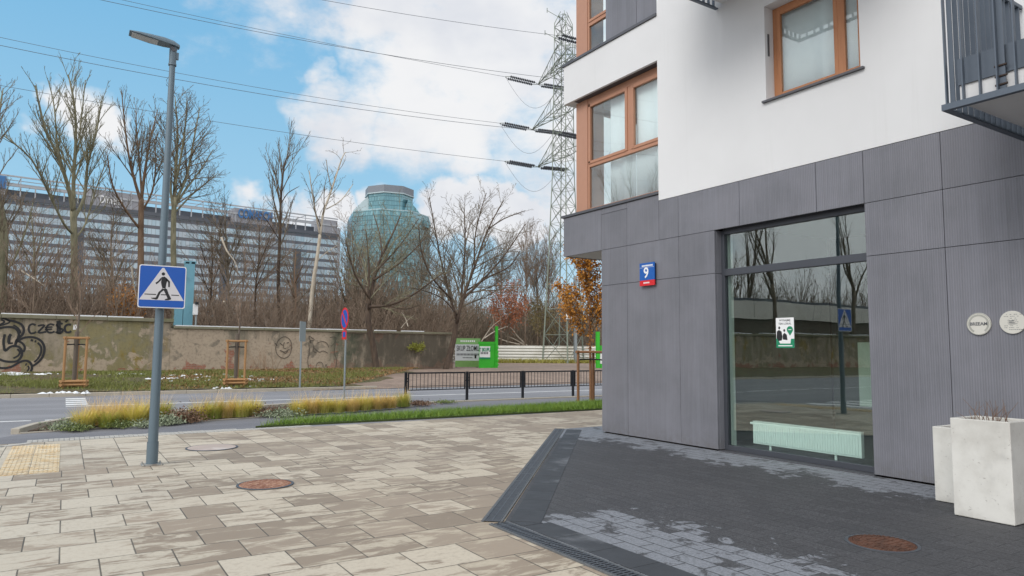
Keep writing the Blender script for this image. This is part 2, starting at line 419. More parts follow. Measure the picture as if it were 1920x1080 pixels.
# ================================================================ drain channel
M['iron']=simple('cast_iron_grating',lin((92,96,102)),.5,.5,var=.3,nsc=12,bump=.3,bsc=200)
M['dk']=flat('dark_void',(.01,.01,.011),.95)
def drain(name,p0,p1,label):
    p0=V((*p0,0));p1=V((*p1,0)); root=empty(name,p0,label,'drain','slot drains edging the dark paving')
    d=(p1-p0);L=d.length;d.normalize();n_=V((d.y,-d.x,0)); wd=.2
    def pb(mb,s0,s1,w0,w1,z0,z1):
        a=p0+d*s0;c=p0+d*s1
        mb.poly([(a+n_*w0)[:2],(c+n_*w0)[:2],(c+n_*w1)[:2],(a+n_*w1)[:2]],z0,z1)
    f=MB(); pb(f,0,L,0,.022,0,.013); pb(f,0,L,wd-.022,wd,0,.013); bpart(f,'channel_edge',M['cobble2'],root)
    f=MB(); pb(f,0,L,.023,wd-.023,.0065,.0075); bpart(f,'channel_bed',M['dk'],root)
    f=MB(); n=int(L/.042)
    for i in range(n): pb(f,i*.042+.003,i*.042+.024,.034,wd-.034,.0085,.014)
    pb(f,0,L,.024,.033,.0085,.015); pb(f,0,L,wd-.033,wd-.024,.0085,.015); pb(f,0,L,wd/2-.005,wd/2+.005,.0086,.0148)
    for i in range(int(L/.5)+1): pb(f,i*.5,min(L,i*.5+.02),.034,wd-.034,.0086,.0152)
    bpart(f,'grating',M['iron'],root)
M['cobble2']=simple('drain_edge_concrete',lin((96,98,100)),.8,var=.45,nsc=30,bump=.6,bsc=60,bd=.01)
drain('drain_channel',(3.35,5.76),(8.44,11.6),'dark slotted drain grating running diagonally towards the building corner')
drain('drain_channel',(3.35,-6.),(3.35,5.62),'dark slotted drain grating at the bottom edge, between the beige and dark paving')
# ================================================================ manhole covers
def manhole(c,r,col1,col2,label,inlay=False):
    q=mk('manhole_'+label[:8],.75,.2)
    n_=q.noise(q.co,9,6,.7)
    q.put(q.p.inputs['Base Color'],q.mix(q.ss(n_,.35,.65),col1,col2)); m_=q.mat
    root=empty('manhole_cover',(c[0],c[1],.0),label,'manhole cover','manhole covers in the paving')
    f=MB(); f.lathe((c[0],c[1],.004),[(r+.03,0),(r+.03,.006),(r+.004,.008),(r+.004,0)],40); bpart(f,'rim',M['iron'],root,smooth=False)
    f=MB(); f.lathe((c[0],c[1],.004),[(r,.0),(r,.006),(r-.01,.009)],40)
    if not inlay:
        for ring in (.25,.5,.75):
            nn_=int(26*ring)
            for i in range(nn_):
                a=2*math.pi*i/nn_; x_=c[0]+r*ring*math.cos(a); y_=c[1]+r*ring*math.sin(a); f.box(x_-.022,x_+.022,y_-.012,y_+.012,.0135,.0175)
        for i in range(40):
            a=2*math.pi*i/40; x_=c[0]+r*.92*math.cos(a); y_=c[1]+r*.92*math.sin(a); f.box(x_-.01,x_+.01,y_-.01,y_+.01,.0135,.017)
    bpart(f,'lid',m_ if not inlay else M['inlay'],root)
M['inlay']=simple('paved_lid',lin((176,160,150)),.75,var=.2,nsc=3,dirt=lin((206,200,194)))
manhole((2.06,8.57),.29,lin((140,96,76)),lin((176,136,112)),'rust red round manhole cover in the middle of the beige slabs')
manhole((5.85,3.39),.255,lin((80,54,42)),lin((108,74,58)),'brown rusty manhole cover in the dark block paving near the planters')
manhole((2.06,12.1),.36,lin((150,90,80)),lin((170,110,98)),'pale slab filled manhole cover with a thin ring, right of the lamp post foot',True)
# ================================================================ apartment building
XF=8.87
def panelmat():
    q=mk('ribbed_fibre_cement',.62)
    x,y,z=q.sep(q.co)[:3]
    w_=q.m('SINE',q.m('MULTIPLY',q.m('ADD',y,x),2*math.pi/.028))
    st=q.noise(q.mapv(q.co,(1,1,.02)),34,4,.7); bl=q.noise(q.co,1.1,5,.6); r=q.n('ShaderNodeNewGeometry').outputs['Random Per Island']
    c=q.mix(q.ss(bl,.3,.7),lin((106,107,113)),lin((122,122,129)))
    c=q.mix(q.m('MULTIPLY',q.ss(st,.4,.65),.30),c,lin((134,134,143)))
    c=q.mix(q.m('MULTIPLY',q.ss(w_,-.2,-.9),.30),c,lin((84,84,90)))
    c=q.mix(q.m('MULTIPLY',r,.3),c,lin((92,92,97)))
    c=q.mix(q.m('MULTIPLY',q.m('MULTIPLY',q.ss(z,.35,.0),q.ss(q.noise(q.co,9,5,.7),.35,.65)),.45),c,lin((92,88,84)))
    c=q.mix(q.m('MULTIPLY',q.ss(q.noise(q.mapv(q.co,(1,1,.06)),3.,5,.6),.5,.75),.35),c,lin((132,133,142)))
    c=q.mix(q.m('MULTIPLY',q.ss(q.noise(q.co,160,2,.8),.52,.66),.25),c,lin((142,142,150)))
    q.put(q.p.inputs['Base Color'],c); q.put(q.p.inputs['Normal'],q.bump(w_,.35,.003)); return q.mat
M['panel']=panelmat()
def plaster(name,c1,c2,streak=None):
    q=mk(name,.9)
    c=q.mix(q.ss(q.noise(q.co,.5,4,.6),.3,.7),c1,c2)
    if streak: c=q.mix(q.m('MULTIPLY',q.ss(q.noise(q.mapv(q.co,(1,1,.05)),7,4,.6),.55,.8),.35),c,streak)
    q.put(q.p.inputs['Base Color'],c); q.put(q.p.inputs['Normal'],q.bump(q.noise(q.co,220,3,.7),.25,.003)); return q.mat
M['white']=plaster('white_render',(.66,.66,.665),(.70,.70,.705),(.60,.60,.595))
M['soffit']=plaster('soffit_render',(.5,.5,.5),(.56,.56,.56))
M['intw']=plaster('interior_paint',(.55,.58,.55),(.62,.64,.62))
M['shopp']=plaster('pale_green_sign',lin((150,160,150)),lin((165,172,162)))
M['shopw']=plaster('shaded_shop_walls',lin((76,82,77)),lin((88,94,88)))  # light walls, the shade of the unlit shop put into their colour
M['intf']=simple('interior_concrete_floor',lin((86,86,82)),.6,var=.15,nsc=2)
M['frame']=simple('anthracite_aluminium',lin((74,77,84)),.42,.3,var=.06,nsc=3)
M['flash']=simple('grey_sheet_flashing',lin((92,92,96)),.45,.4,var=.1,nsc=3)
def wood():
    q=mk('oiled_wood_frame',.5)
    n_=q.noise(q.mapv(q.co,(1,1,.12)),26,5,.6)
    q.put(q.p.inputs['Base Color'],q.mix(n_,lin((160,102,66)),lin((190,134,94)))); return q.mat
M['wood']=wood()
M['wood2']=simple('pinkish_wood_frame',lin((174,126,100)),.5,var=.1,nsc=8)
M['woodp']=simple('salmon_brown_coated_post',lin((176,130,106)),.5,var=.07,nsc=6)
def glassmat(name,tint,base,k=1.,rough=.0):
    m_=bpy.data.materials.new(name); m_.use_nodes=True; t=m_.node_tree; t.nodes.clear(); q=NB(t)
    tr=q.n('ShaderNodeBsdfTransparent'); tr.inputs[0].default_value=(*tint,1)
    gl=q.n('ShaderNodeBsdfGlossy'); gl.inputs['Roughness'].default_value=rough; gl.inputs[0].default_value=(.93,.96,.97,1)
    co=q.n('ShaderNodeTexCoord').outputs['Object']
    q.put(gl.inputs['Normal'],q.bump(q.noise(co,.9,2),.12,.01))
    ge=q.n('ShaderNodeNewGeometry'); cs=q.m('ABSOLUTE',q.vm('DOT_PRODUCT',ge.outputs['Normal'],ge.outputs['Incoming'],out=1))
    f_=q.m('ADD',q.m('MULTIPLY',q.m('POWER',q.m('SUBTRACT',1.,cs,clamp=True),5.),k),base,clamp=True)
    mx=q.n('ShaderNodeMixShader'); q.put(mx.inputs[0],f_); t.links.new(tr.outputs[0],mx.inputs[1]); t.links.new(gl.outputs[0],mx.inputs[2])
    o=q.n('ShaderNodeOutputMaterial'); t.links.new(mx.outputs[0],o.inputs[0]); return m_
M['glass']=glassmat('shop_glass',(.90,.975,.945),.13,.9)
M['glass2']=glassmat('window_glass',(.93,.97,.97),.09,.9)
bd=empty('apartment_building',(XF,0,0),'white rendered apartment building on a dark grey ribbed panel ground floor','building')
Y0=-9.
# white walls: pieces butted round the openings (thickness .45)
XB=XF+.45
wl=MB()
def wb(y0,y1,z0,z1,x0=XF,x1=XB): wl.box(x0,x1,y0,y1,z0,z1)
wb(Y0,5.19,4.29,11.5); wb(5.19,6.70,4.29,5.43); wb(5.19,6.70,6.93,11.5); wb(6.70,9.03,4.29,11.5)
# band over the corner window, its return on the north end
wb(9.03,11.88,6.90,7.74,XF,XB); wl.box(XB,20,11.43,11.88,6.90,7.74)
wb(9.03,11.88,10.3,11.5); wl.box(XB,20,11.43,11.88,10.3,11.5)
wl.box(12.4,20,11.43,11.88,4.46,6.90); wl.box(12.4,20,11.43,11.88,7.74,10.3)
wl.box(XB,20,Y0,11.43,11.2,11.5); wl.box(19.6,20,Y0,11.43,0,11.2); wl.box(XB,19.6,Y0,Y0+.4,0,11.2)
bpart(wl,'wall',M['white'],bd)
# dark backing behind the panels
bk=MB()
bk.box(XF+.05,XF+.34,7.81,10.58,.02,4.27); bk.box(XF+.05,XF+.34,Y0,5.15,.02,4.27); bk.box(XF+.05,XF+.34,5.15,7.81,3.62,4.27)
bk.box(XF+.34,19.6,10.3,10.58,.02,3.5); bk.box(XF+.05,XF+.34,10.58,11.83,3.62,4.27)
bk.box(XF+.1,XF+.34,9.03,10.53,7.8,10.3)
bpart(bk,'backing_wall',M['dk'],bd)
# cladding panels, 8 mm joints
pn=MB(); gp=.004
def panel(y0,y1,z0,z1,x0=XF,t=.045): pn.box(x0,x0+t,y0+gp,y1-gp,z0+gp,z1-gp)
for z0,z1 in ((.03,2.86),(2.86,3.57)):
    for y0,y1 in ((7.76,8.56),(8.56,9.88),(9.88,10.63)): panel(y0,y1,z0,z1)
for y0,y1 in ((9.88,10.63),(8.56,9.88),(7.25,8.56),(5.91,7.25),(5.21,5.91),(4.225,5.21)):
    zt=4.285
    if y0<9.03<y1: panel(y0,9.03,3.57,4.285); continue
    panel(y0,y1,3.57,zt)
panel(9.03,9.88,3.57,4.40) ; pn.v[-8:]=[(p[0],p[1],p[2]) for p in pn.v[-8:]]
panel(9.88,10.63,4.285,4.40); panel(10.63,11.88,3.57,4.40)
ys_=[5.21,4.225,2.7,1.3,-.1,-1.5,-2.9,-4.3,-5.7,-7.1,Y0]
for a,c in zip(ys_[:-1],ys_[1:]):
    for z0,z1 in ((.03,2.86),(2.86,3.57)): panel(c,a,z0,z1)
    if a<5: panel(c,a,3.57,4.285)
# reveals of the shop window, panel return faces on the north side
pn.box(XF+.046,XF+.15,7.76,7.80,.03,2.856); pn.box(XF+.046,XF+.15,7.76,7.80,2.864,3.566)
pn.box(XF+.046,XF+.15,5.165,5.205,.03,2.856); pn.box(XF+.046,XF+.15,5.165,5.205,2.864,3.5)
for i in range(8):
    x0=XF+.05+i*1.34
    for z0,z1 in ((.03,2.86),(2.86,3.566)): pn.box(x0+gp,x0+1.34-gp,10.585,10.63,z0+gp,z1-gp)
    pn.box(x0+gp,x0+1.34-gp,11.835,11.88,3.574,4.40)
for y0,y1 in ((9.03,9.62),(9.62,10.53)):
    for z0,z1 in ((7.80,10.3),): pn.box(XF+.05,XF+.09,y0+gp,y1-gp,z0,z1)
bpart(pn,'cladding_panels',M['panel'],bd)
# soffit under the overhang
bpart(MB().box(XF+.05,19.6,10.64,11.82,3.58,3.6),'soffit',M['soffit'],bd)
# interior of the building
it=MB()
it.box(XF+.36,15,Y0+.4,10.28,4.30-.42,4.30-.02)     # ceiling slab of the shop
sh=MB(); sh.box(13,13.2,4.0,8.4,0.02,3.88); sh.box(XF+.36,13,8.45,8.6,.02,3.88); sh.box(XF+.36,13,3.9,4.05,.02,3.88); bpart(sh,'shop_inner_walls',M['shopw'],bd)
it.box(XF+.245,XF+.36,7.70,7.80,.02,3.6); sh2=MB().box(10.6,10.75,6.2,6.42,.75,1.75); bpart(sh2,'inner_sign',M['shopp'],bd)  # short raised box standing in for a sign with a pale stripe
it.box(XF+.36,13,8.75,11.40,4.28,4.42)
it.box(XF+.46,15,4.6,11.40,7.2,7.4); it.box(12.2,12.35,8.9,11.42,4.42,7.2); it.box(11.6,11.75,4.7,8.6,4.42,7.2)
it.box(XF+.46,15,8.65,8.8,4.42,7.2); it.box(XF+.46,15,4.6,4.7,4.42,7.2); it.box(12.2,12.35,8.9,11.42,7.75,10.3); it.box(XF+.46,12,8.65,8.8,7.4,10.3)
bpart(it,'interior_walls',M['intw'],bd)
bpart(MB().box(XF+.30,14,4.05,8.45,.0,.02),'interior_floor',M['intf'],bd)
# --- shop window
XW=XF+.15
fr=MB()
fr.box(XW,XW+.09,7.70,7.765,.02,3.57); fr.box(XW,XW+.09,5.20,5.255,.02,3.57); 
fr.box(XW-.006,XW+.084,5.25,7.705,2.82,2.93); fr.box(XW-.004,XW+.086,5.255,7.70,.02,.10); fr.box(XW,XW+.09,5.255,7.70,3.5,3.62)
fo=bpart(fr,'shop_window_frame',M['frame'],bd,bevel=.004)
spart(MB().box(XW+.04,XW+.046,5.255,7.70,.10,2.82),'pane',M['glass'],bd,fo)
spart(MB().box(XW+.04,XW+.046,5.255,7.70,2.93,3.5),'pane',M['glass'],bd,fo)
spart(MB().box(XF-.01,XW-.005,5.2,7.76,-.01,.02),'threshold',M['flash'],bd,fo)
# --- punched window in the white wall
XW=XF+.2
def winframe(mb,y0,y1,z0,z1,x,w_=.075,t=.07):
    mb.box(x,x+t,y0,y0+w_,z0,z1); mb.box(x,x+t,y1-w_,y1,z0,z1); mb.box(x+.002,x+t-.002,y0+w_,y1-w_,z0,z0+w_); mb.box(x+.002,x+t-.002,y0+w_,y1-w_,z1-w_,z1)
fr=MB(); winframe(fr,5.19,6.70,5.43,6.93,XW,.07,.09)
winframe(fr,5.27,5.56,5.50,6.86,XW-.015,.05,.06); winframe(fr,5.62,6.62,5.50,6.86,XW-.015,.06,.06); fr.box(XW-.01,XW+.08,5.555,5.625,5.49,6.87)
fo=bpart(fr,'window_frame',M['wood'],bd,bevel=.006)
for y0,y1 in ((5.32,5.51),(5.68,6.56)): spart(MB().box(XW+.01,XW+.016,y0,y1,5.55,6.80),'pane',M['glass2'],bd,fo)
spart(MB().box(XF-.05,XW,5.13,6.75,5.395,5.425),'sill',M['flash'],bd,fo)
spart(MB().box(XF+.06,XF+.09,6.685,6.698,6.15,6.5),'shutter_guide',M['flash'],bd,fo)
# --- corner window
XW=XF+.2; YW=11.88-.2
fr=MB()
fr.box(XW,XW+.08,9.03,YW,4.46,4.54); fr.box(XW,XW+.08,9.03,11.25,5.41,5.49); fr.box(XW,XW+.08,9.03,YW,6.76,6.90); fr.box(XW+.002,XW+.078,9.93,10.08,5.49,6.76)
fr.box(XW-.015,XW+.05,9.03,9.90,6.69,6.77); fr.box(XW-.015,XW+.05,9.88,9.95,5.49,6.77); fr.box(XW-.015,XW+.05,10.06,10.13,5.49,6.77); fr.box(XW-.015,XW+.05,10.12,11.27,6.70,6.77); fr.box(XW-.015,XW+.05,11.21,11.27,5.49,6.77)
fr.box(XW-.015,XW+.05,9.03,9.9,5.48,5.54); fr.box(XW-.015,XW+.05,10.13,11.27,5.48,5.54)
fr.box(XW,XW+.08,11.25,11.30,4.54,6.76)
fr.box(XW+.44,12.4,YW-.08,YW,4.46,4.54); fr.box(XW+.44,12.4,YW-.08,YW,6.76,6.9); fr.box(10.9,11.0,YW-.08,YW,4.54,6.76)
fo=bpart(fr,'corner_window_frame',M['wood2'],bd,bevel=.006)
spart(MB().box(XW-.01,XW+.44,11.303,YW,4.462,6.898),'corner_post',M['woodp'],bd,fo)
for y0,y1,z0,z1 in ((9.03,9.88,5.54,6.69),(10.12,11.21,5.54,6.70),(9.03,11.25,4.54,5.41)): spart(MB().box(XW+.03,XW+.036,y0,y1,z0,z1),'pane',M['glass2'],bd,fo)
spart(MB().box(XW+.44,10.9,YW-.05,YW-.044,4.54,6.76),'pane',M['glass2'],bd,fo); spart(MB().box(11.0,12.4,YW-.05,YW-.044,4.54,6.76),'pane',M['glass2'],bd,fo)
sl=MB().box(XF-.03,XW+.1,9.03,11.93,4.405,4.455).box(XW+.1,12.4,YW-.1,11.93,4.405,4.455)
spart(sl,'sill',M['flash'],bd,fo)
spart(MB().box(XF+.06,XW,9.035,11.6,6.897,6.9),'shutter_slot',M['frame'],bd,fo)
for y0 in (9.03,10.13): 
    pass
# --- window above
fr=MB(); fr.box(XW,XW+.08,10.53,11.26,8.48,8.56); fr.box(XW-.015,XW+.05,10.55,11.26,8.56,8.62); fr.box(XW,XW+.08,11.25,11.30,7.80,10.3); fr.box(XW,XW+.08,10.50,10.535,7.8,10.3)
fo=bpart(fr,'upper_window_frame',M['wood2'],bd,bevel=.006)
spart(MB().box(XW-.01,XW+.44,11.303,YW,7.802,10.3),'corner_post',M['woodp'],bd,fo)
for z0,z1 in ((7.8,8.48),(8.62,10.3)): spart(MB().box(XW+.03,XW+.036,10.535,11.25,z0,z1),'pane',M['glass2'],bd,fo)
spart(MB().box(XF-.03,XF+.3,9.03,11.93,7.745,7.795).box(XF+.3,12.4,YW-.1,11.93,7.745,7.795),'sill',M['flash'],bd,fo)
# --- balconies
M['slat']=simple('blue_grey_coated_steel',lin((88,97,108)),.45,.3,var=.08,nsc=5)
M['blt']=flat('rusty_bolt',lin((60,48,42)),.6,.4)
def balcony(yf,yn,zb):
    s=MB(); s.box(XF-1.68,XF,yn+.12,yf-.12,zb+.07,zb+.24)
    so_=bpart(s,'balcony_slab',M['white'],bd)
    s=MB(); s.box(XF-1.69,XF-.001,yf-.13,yf-.115,zb+.24,zb+.50); s.box(XF-1.7,XF-1.685,yn+.1,yf-.115,zb+.24,zb+.50); s.box(XF-1.68,XF,yn+.12,yf-.13,zb+.241,zb+.3)
    spart(s,'balcony_flashing',M['slat'],bd,so_)
    r=MB(); xo=XF-1.8
    r.box(xo,xo+.06,yn,yf,zb,zb+.012); r.box(xo,xo+.012,yn,yf,zb+.012,zb+.06); r.box(xo+.06,XF-.02,yf-.06,yf,zb,zb+.012); r.box(xo+.012,XF-.02,yf-.012,yf,zb+.012,zb+.06)
    r.box(xo+.06,XF-.02,yn,yn+.06,zb,zb+.012)
    r.box(xo,xo+.06,yn,yf,zb+1.5,zb+1.54); r.box(xo+.06,XF-.02,yf-.06,yf,zb+1.5,zb+1.54)
    y=yf-.04
    n=0
    while y>yn: r.box(xo+.013,xo+.058,y-.006,y+.006,zb+.013,zb+1.5); y-=.145 if n%3 else .15; n+=1
    x=xo+.16
    while x<XF-.05: r.box(x-.006,x+.006,yf-.058,yf-.013,zb+.013,zb+1.5); x+=.118
    for yy in (yf-.5,yf-2.0,yf-3.4):
        if yy>yn: r.box(xo+.06,xo+.075,yy-.035,yy+.035,zb+.02,zb+1.45); r.box(xo+.075,xo+.12,yy-.01,yy+.01,zb+.12,zb+.2)
    ro=bpart(r,'balcony_railing',M['slat'],bd)
    for yy in (yf-.5,yf-2.0,yf-3.4):
        for zz in (zb+.12,zb+.2,zb+.3): spart(MB().tube([(xo+.058,yy-.05,zz),(xo+.058,yy+.05,zz)],.011,6),'bolt',M['blt'],bd,ro)
balcony(3.34,-1.6,3.94)
balcony(7.64,4.2,7.26)
# --- curtains
M['curt']=simple('white_net_curtain',(.80,.81,.82),.9,var=.05)
def curtain(y0,y1,z0,z1,x,label):
    s=MB(); n=int((y1-y0)/.012); rnd=random.Random(int(y0*100)); ph=0
    for i in range(n+1):
        y=y0+(y1-y0)*i/n; ph+=.12+.10*math.sin(i*.07)
        xx_=x+.035*math.sin(ph)*(.7+.3*math.sin(i*.031))
        s.v+= [(xx_,y,z0),(xx_*.3+x*.7,y,z1)]
        if i: a=2*i; s.f.append((a-2,a,a+1,a-1)); s.mi.append(0)
    o=s.build('curtain',M['curt'],None,smooth=True,origin=(x,y0,z0)); md=o.modifiers.new('t','SOLIDIFY'); md.thickness=.003
    tag(o,label,'curtain','net curtains behind the flat windows')
curtain(5.22,5.58,5.45,7.0,XF+.30,'white net curtain behind the narrow right light of the orange wood window')
curtain(5.6,6.66,5.45,7.0,XF+.30,'white net curtain behind the wide left light of the orange wood window')
curtain(9.05,9.95,4.5,6.95,XF+.34,'white net curtain behind the right half of the corner window')
curtain(10.0,10.75,4.5,6.95,XF+.36,'white net curtain behind the left half of the corner window')
# --- radiator
M['rad']=simple('white_enamel',(.85,.86,.86),.35,var=.02)
rt=empty('radiator',(XF+.45,5.4,.18),'long white panel radiator inside the shop window','radiator')
x0=XF+.27
f=MB().box(x0+.012,x0+.08,5.54,7.31,.165,.503)
for i in range(42):
    y=5.58+i*.041; f.box(x0,x0+.012,y,y+.025,.19,.478)
f.box(x0,x0+.09,5.54,7.31,.504,.513)
bpart(f,'panel',M['rad'],rt,bevel=.003)
for y in (5.92,7.0): bpart(MB().box(x0+.03,x0+.05,y,y+.03,.02,.164),'foot',M['rad'],rt)
f=MB().tube([(x0+.05,7.31,.47),(x0+.05,7.38,.47)],.02,8); bpart(f,'valve',M['rad'],rt)
# ================================================================ lettering helper (built on a plane: o origin, u right, v up)
def text_mesh(s,size,o,u,v,mat,name,root=None,parent=None,align='CENTER',ext=.002,bold=0.,xs=1.,fit=None):
    cu=bpy.data.curves.new(name,'FONT'); cu.body=s; cu.size=size; cu.align_x=align; cu.align_y='CENTER'; cu.extrude=ext; cu.offset=bold; cu.resolution_u=3
    tmp=bpy.data.objects.new('tmp',cu); C.objects.link(tmp); dg=bpy.context.evaluated_depsgraph_get(); dg.update()
    me=bpy.data.meshes.new_from_object(tmp.evaluated_get(dg)); bpy.data.objects.remove(tmp); bpy.data.curves.remove(cu)
    u=V(u).normalized();v=V(v).normalized();n_=u.cross(v)
    base=V(root.location) if root is not None else V((0,0,0))
    if fit: xs=fit/(max(p.co.x for p in me.vertices)-min(p.co.x for p in me.vertices))
    for p in me.vertices:
        c_=p.co.copy(); p.co=V(o)+u*c_.x*xs+v*c_.y+n_*c_.z-base
    me.materials.clear(); me.materials.append(mat); me.name=name
    ob=bpy.data.objects.new(name,me); C.objects.link(ob)
    if parent is not None: ob.parent=parent
    elif root is not None: ob.parent=root
    return ob
def plate(mb,o,u,v,x0,x1,y0,y1,d0,d1,mi=0):
    u=V(u).normalized();v=V(v).normalized();n_=u.cross(v);o=V(o)
    P=[o+u*a+v*c_+n_*d for d in (d0,d1) for a,c_ in ((x0,y0),(x1,y0),(x1,y1),(x0,y1))]
    mb.add(P,[(3,2,1,0),(4,5,6,7),(0,1,5,4),(1,2,6,5),(2,3,7,6),(3,0,4,7)],mi)
def plate_poly(mb,o,u,v,pts,d0,d1,mi=0):
    u=V(u).normalized();v=V(v).normalized();n_=u.cross(v);o=V(o); n=len(pts)
    P=[o+u*a+v*c_+n_*d for d in (d0,d1) for a,c_ in pts]
    mb.add(P,[tuple(range(n-1,-1,-1)),tuple(range(n,2*n))]+[(i,(i+1)%n,n+(i+1)%n,n+i) for i in range(n)],mi)
M['blue']=flat('sign_blue',lin((22,88,168)),.35); M['red']=flat('sign_red',lin((206,34,40)),.35); M['wht']=flat('sign_white',(.8,.8,.8),.4); M['blk']=flat('sign_black',(.012,.012,.014),.5)
M['grn']=flat('poster_green',lin((20,130,92)),.5); M['ink']=flat('grey_print',lin((96,98,102)),.6)
FU,FVv=(0,-1,0),(0,0,1)    # on the facade seen from outside: right is -Y
# house number
rt=empty('house_number_plate',(XF-.03,9.28,2.97),'blue and red house number plate reading 9 on the grey panels','number plate')
o_=V((XF-.045,9.28,2.97))
f=MB(); plate(f,o_,FU,FVv,-.19,.19,-.105,.21,0,.02); pb=bpart(f,'plate',M['blue'],rt)
f=MB(); plate(f,o_,FU,FVv,-.19,.19,-.205,-.107,0,.02); bpart(f,'red_band',M['red'],rt)
f=MB(); plate(f,o_,FU,FVv,-.17,.17,-.18,.19,-.045,-.001); bpart(f,'back_box',M['blk'],rt)
of=lambda du,dv,dn=.021: o_+V(FU)*du+V(FVv)*dv+V((-1,0,0))*dn
text_mesh('9',.27,of(-.02,.02),FU,FVv,M['wht'],'number',rt,bold=.004)
f=MB(); plate(f,o_,FU,FVv,-.18,.18,.125,.129,.02,.022)
bpart(f,'divider_line',M['wht'],rt); f=MB()
rr=random.Random(5); x_=-.13
for i in range(12): 
    w_=rr.choice((.012,.016,.02)); plate(f,o_,FU,FVv,x_,x_+w_,.145,.172,.02,.022); x_+=w_+.006
x_=-.09
for i in range(6): plate(f,o_,FU,FVv,x_,x_+.018,-.165,-.14,.02,.022); x_+=.026
bpart(f,'small_print',M['wht'],rt)
# round plaques
M['plq']=simple('pale_cast_plaque',lin((206,203,194)),.6,var=.05,nsc=9)
def plaque(yc,zc,r,label,kind):
    rt=empty('round_plaque',(XF-.01,yc,zc),label,'plaque','round plaques on the grey wall')
    o_=V((XF-.004,yc,zc)); pts=[(r*math.cos(2*math.pi*i/40),r*math.sin(2*math.pi*i/40)) for i in range(40)]
    f=MB(); plate_poly(f,o_,FU,FVv,pts,0,.018); bpart(f,'disc',M['plq'],rt,bevel=.003)
    of=lambda du,dv,dn=.0185: o_+V(FU)*du+V(FVv)*dv+V((-1,0,0))*dn
    if kind==0:
        f=MB()
        for R0,R1 in ((.70,.86),(.93,.98)):
            for i in range(48):
                a=2*math.pi*i/48;b2=2*math.pi*(i+.8 if R0<.9 else i+1)/48
                if R0<.9 and (4.1<a<5.3): continue
                plate_poly(f,o_,FU,FVv,[(r*q_*math.cos(t),r*q_*math.sin(t)) for q_,t in ((R0,a),(R1,a),(R1,b2),(R0,b2))],.018,.0195)
        bpart(f,'ring',M['ringc'],rt)
        text_mesh('BREEAM',.052,of(0,0,.019),FU,FVv,M['ink'],'lettering',rt,bold=.0012)
    else:
        f=MB(); rr=random.Random(2)
        for i in range(9):
            zz=.085-i*.021
            hw=.045 if 2<i<6 else .08
            x_=-hw
            while x_<hw:
                w_=rr.uniform(.006,.02)
                if rr.random()<.6: plate(f,o_,FU,FVv,x_,x_+w_,zz,zz+.005,.018,.0192)
                x_+=w_+.005
        for i in range(3): plate(f,o_,FU,FVv,-.03,.02+.005*i,.012-i*.017,.02-i*.017,.018,.0196)
        bpart(f,'lettering',M['ink'],rt)
M['ringc']=flat('plaque_ring',lin((160,160,152)),.6)
plaque(3.89,1.93,.128,'round pale plaque lettered BREEAM, the left one of the pair',0)
plaque(3.55,1.94,.128,'round pale plaque with small print, cut by the right edge of the picture',1)
# poster behind the shop glass (on its outer face)
rt=empty('poster',(XF+.185,6.61,1.876),'small white and green poster with two figures stuck on the shop window','poster')
o_=V((XF+.187,6.615,1.876))
f=MB(); plate(f,o_,FU,FVv,-.155,.155,-.225,.225,0,.001); bpart(f,'sheet',M['wht'],rt)
f=MB(); plate(f,o_,FU,FVv,-.155,.155,-.225,-.16,.001,.002); plate_poly(f,o_,FU,FVv,[(-.155,-.16),(-.09,-.16),(-.12,-.10),(-.155,-.08)],.001,.002); plate_poly(f,o_,FU,FVv,[(.09,-.16),(.155,-.16),(.155,-.09),(.1,-.09)],.001,.002)
pts=[(.085+.052*math.cos(a),.045+.052*math.sin(a)) for a in [R_(-25+i*11.5) for i in range(21)]]+[(.085,-.045)]
plate_poly(f,o_,FU,FVv,pts,.001,.002); bpart(f,'green_print',M['grn'],rt)
f=MB()
def blob(cx_,cy_,rx,ry): plate_poly(f,o_,FU,FVv,[(cx_+rx*math.cos(2*math.pi*i/14),cy_+ry*math.sin(2*math.pi*i/14)) for i in range(14)],.001,.0022)
blob(-.098,.075,.017,.022); plate_poly(f,o_,FU,FVv,[(-.15,-.07),(-.14,.02),(-.105,.045),(-.06,.02),(-.045,-.06),(-.06,-.12),(-.12,-.12)],.001,.0021)
blob(-.012,.035,.016,.02); plate_poly(f,o_,FU,FVv,[(-.042,-.1),(-.04,-.03),(-.01,.0),(.03,-.03),(.04,-.11)],.001,.0021)
bpart(f,'figures',M['ink2'] if 'ink2' in M else M['blk'],rt)
text_mesh('WYNAJMIJ',.042,of(0,0) if False else o_+V((-1,0,0))*.0015+V((0,0,.185)),FU,FVv,M['ink'],'top_line',rt,ext=.0005,bold=.001)
text_mesh('TEN LOKAL',.042,o_+V((-1,0,0))*.0015+V((0,0,.135)),FU,FVv,M['ink'],'second_line',rt,ext=.0005,bold=.001)
f=MB(); plate(f,o_,FU,FVv,-.08,.07,-.15,-.115,.0022,.003); bpart(f,'white_bar',M['wht'],rt); f=MB(); plate(f,o_,FU,FVv,-.12,.12,-.2,-.185,.0022,.003); bpart(f,'white_bar',M['wht'],rt); f=MB(); plate(f,o_,FU,FVv,.06,.11,.04,.05,.0022,.003); bpart(f,'white_bar',M['wht'],rt)
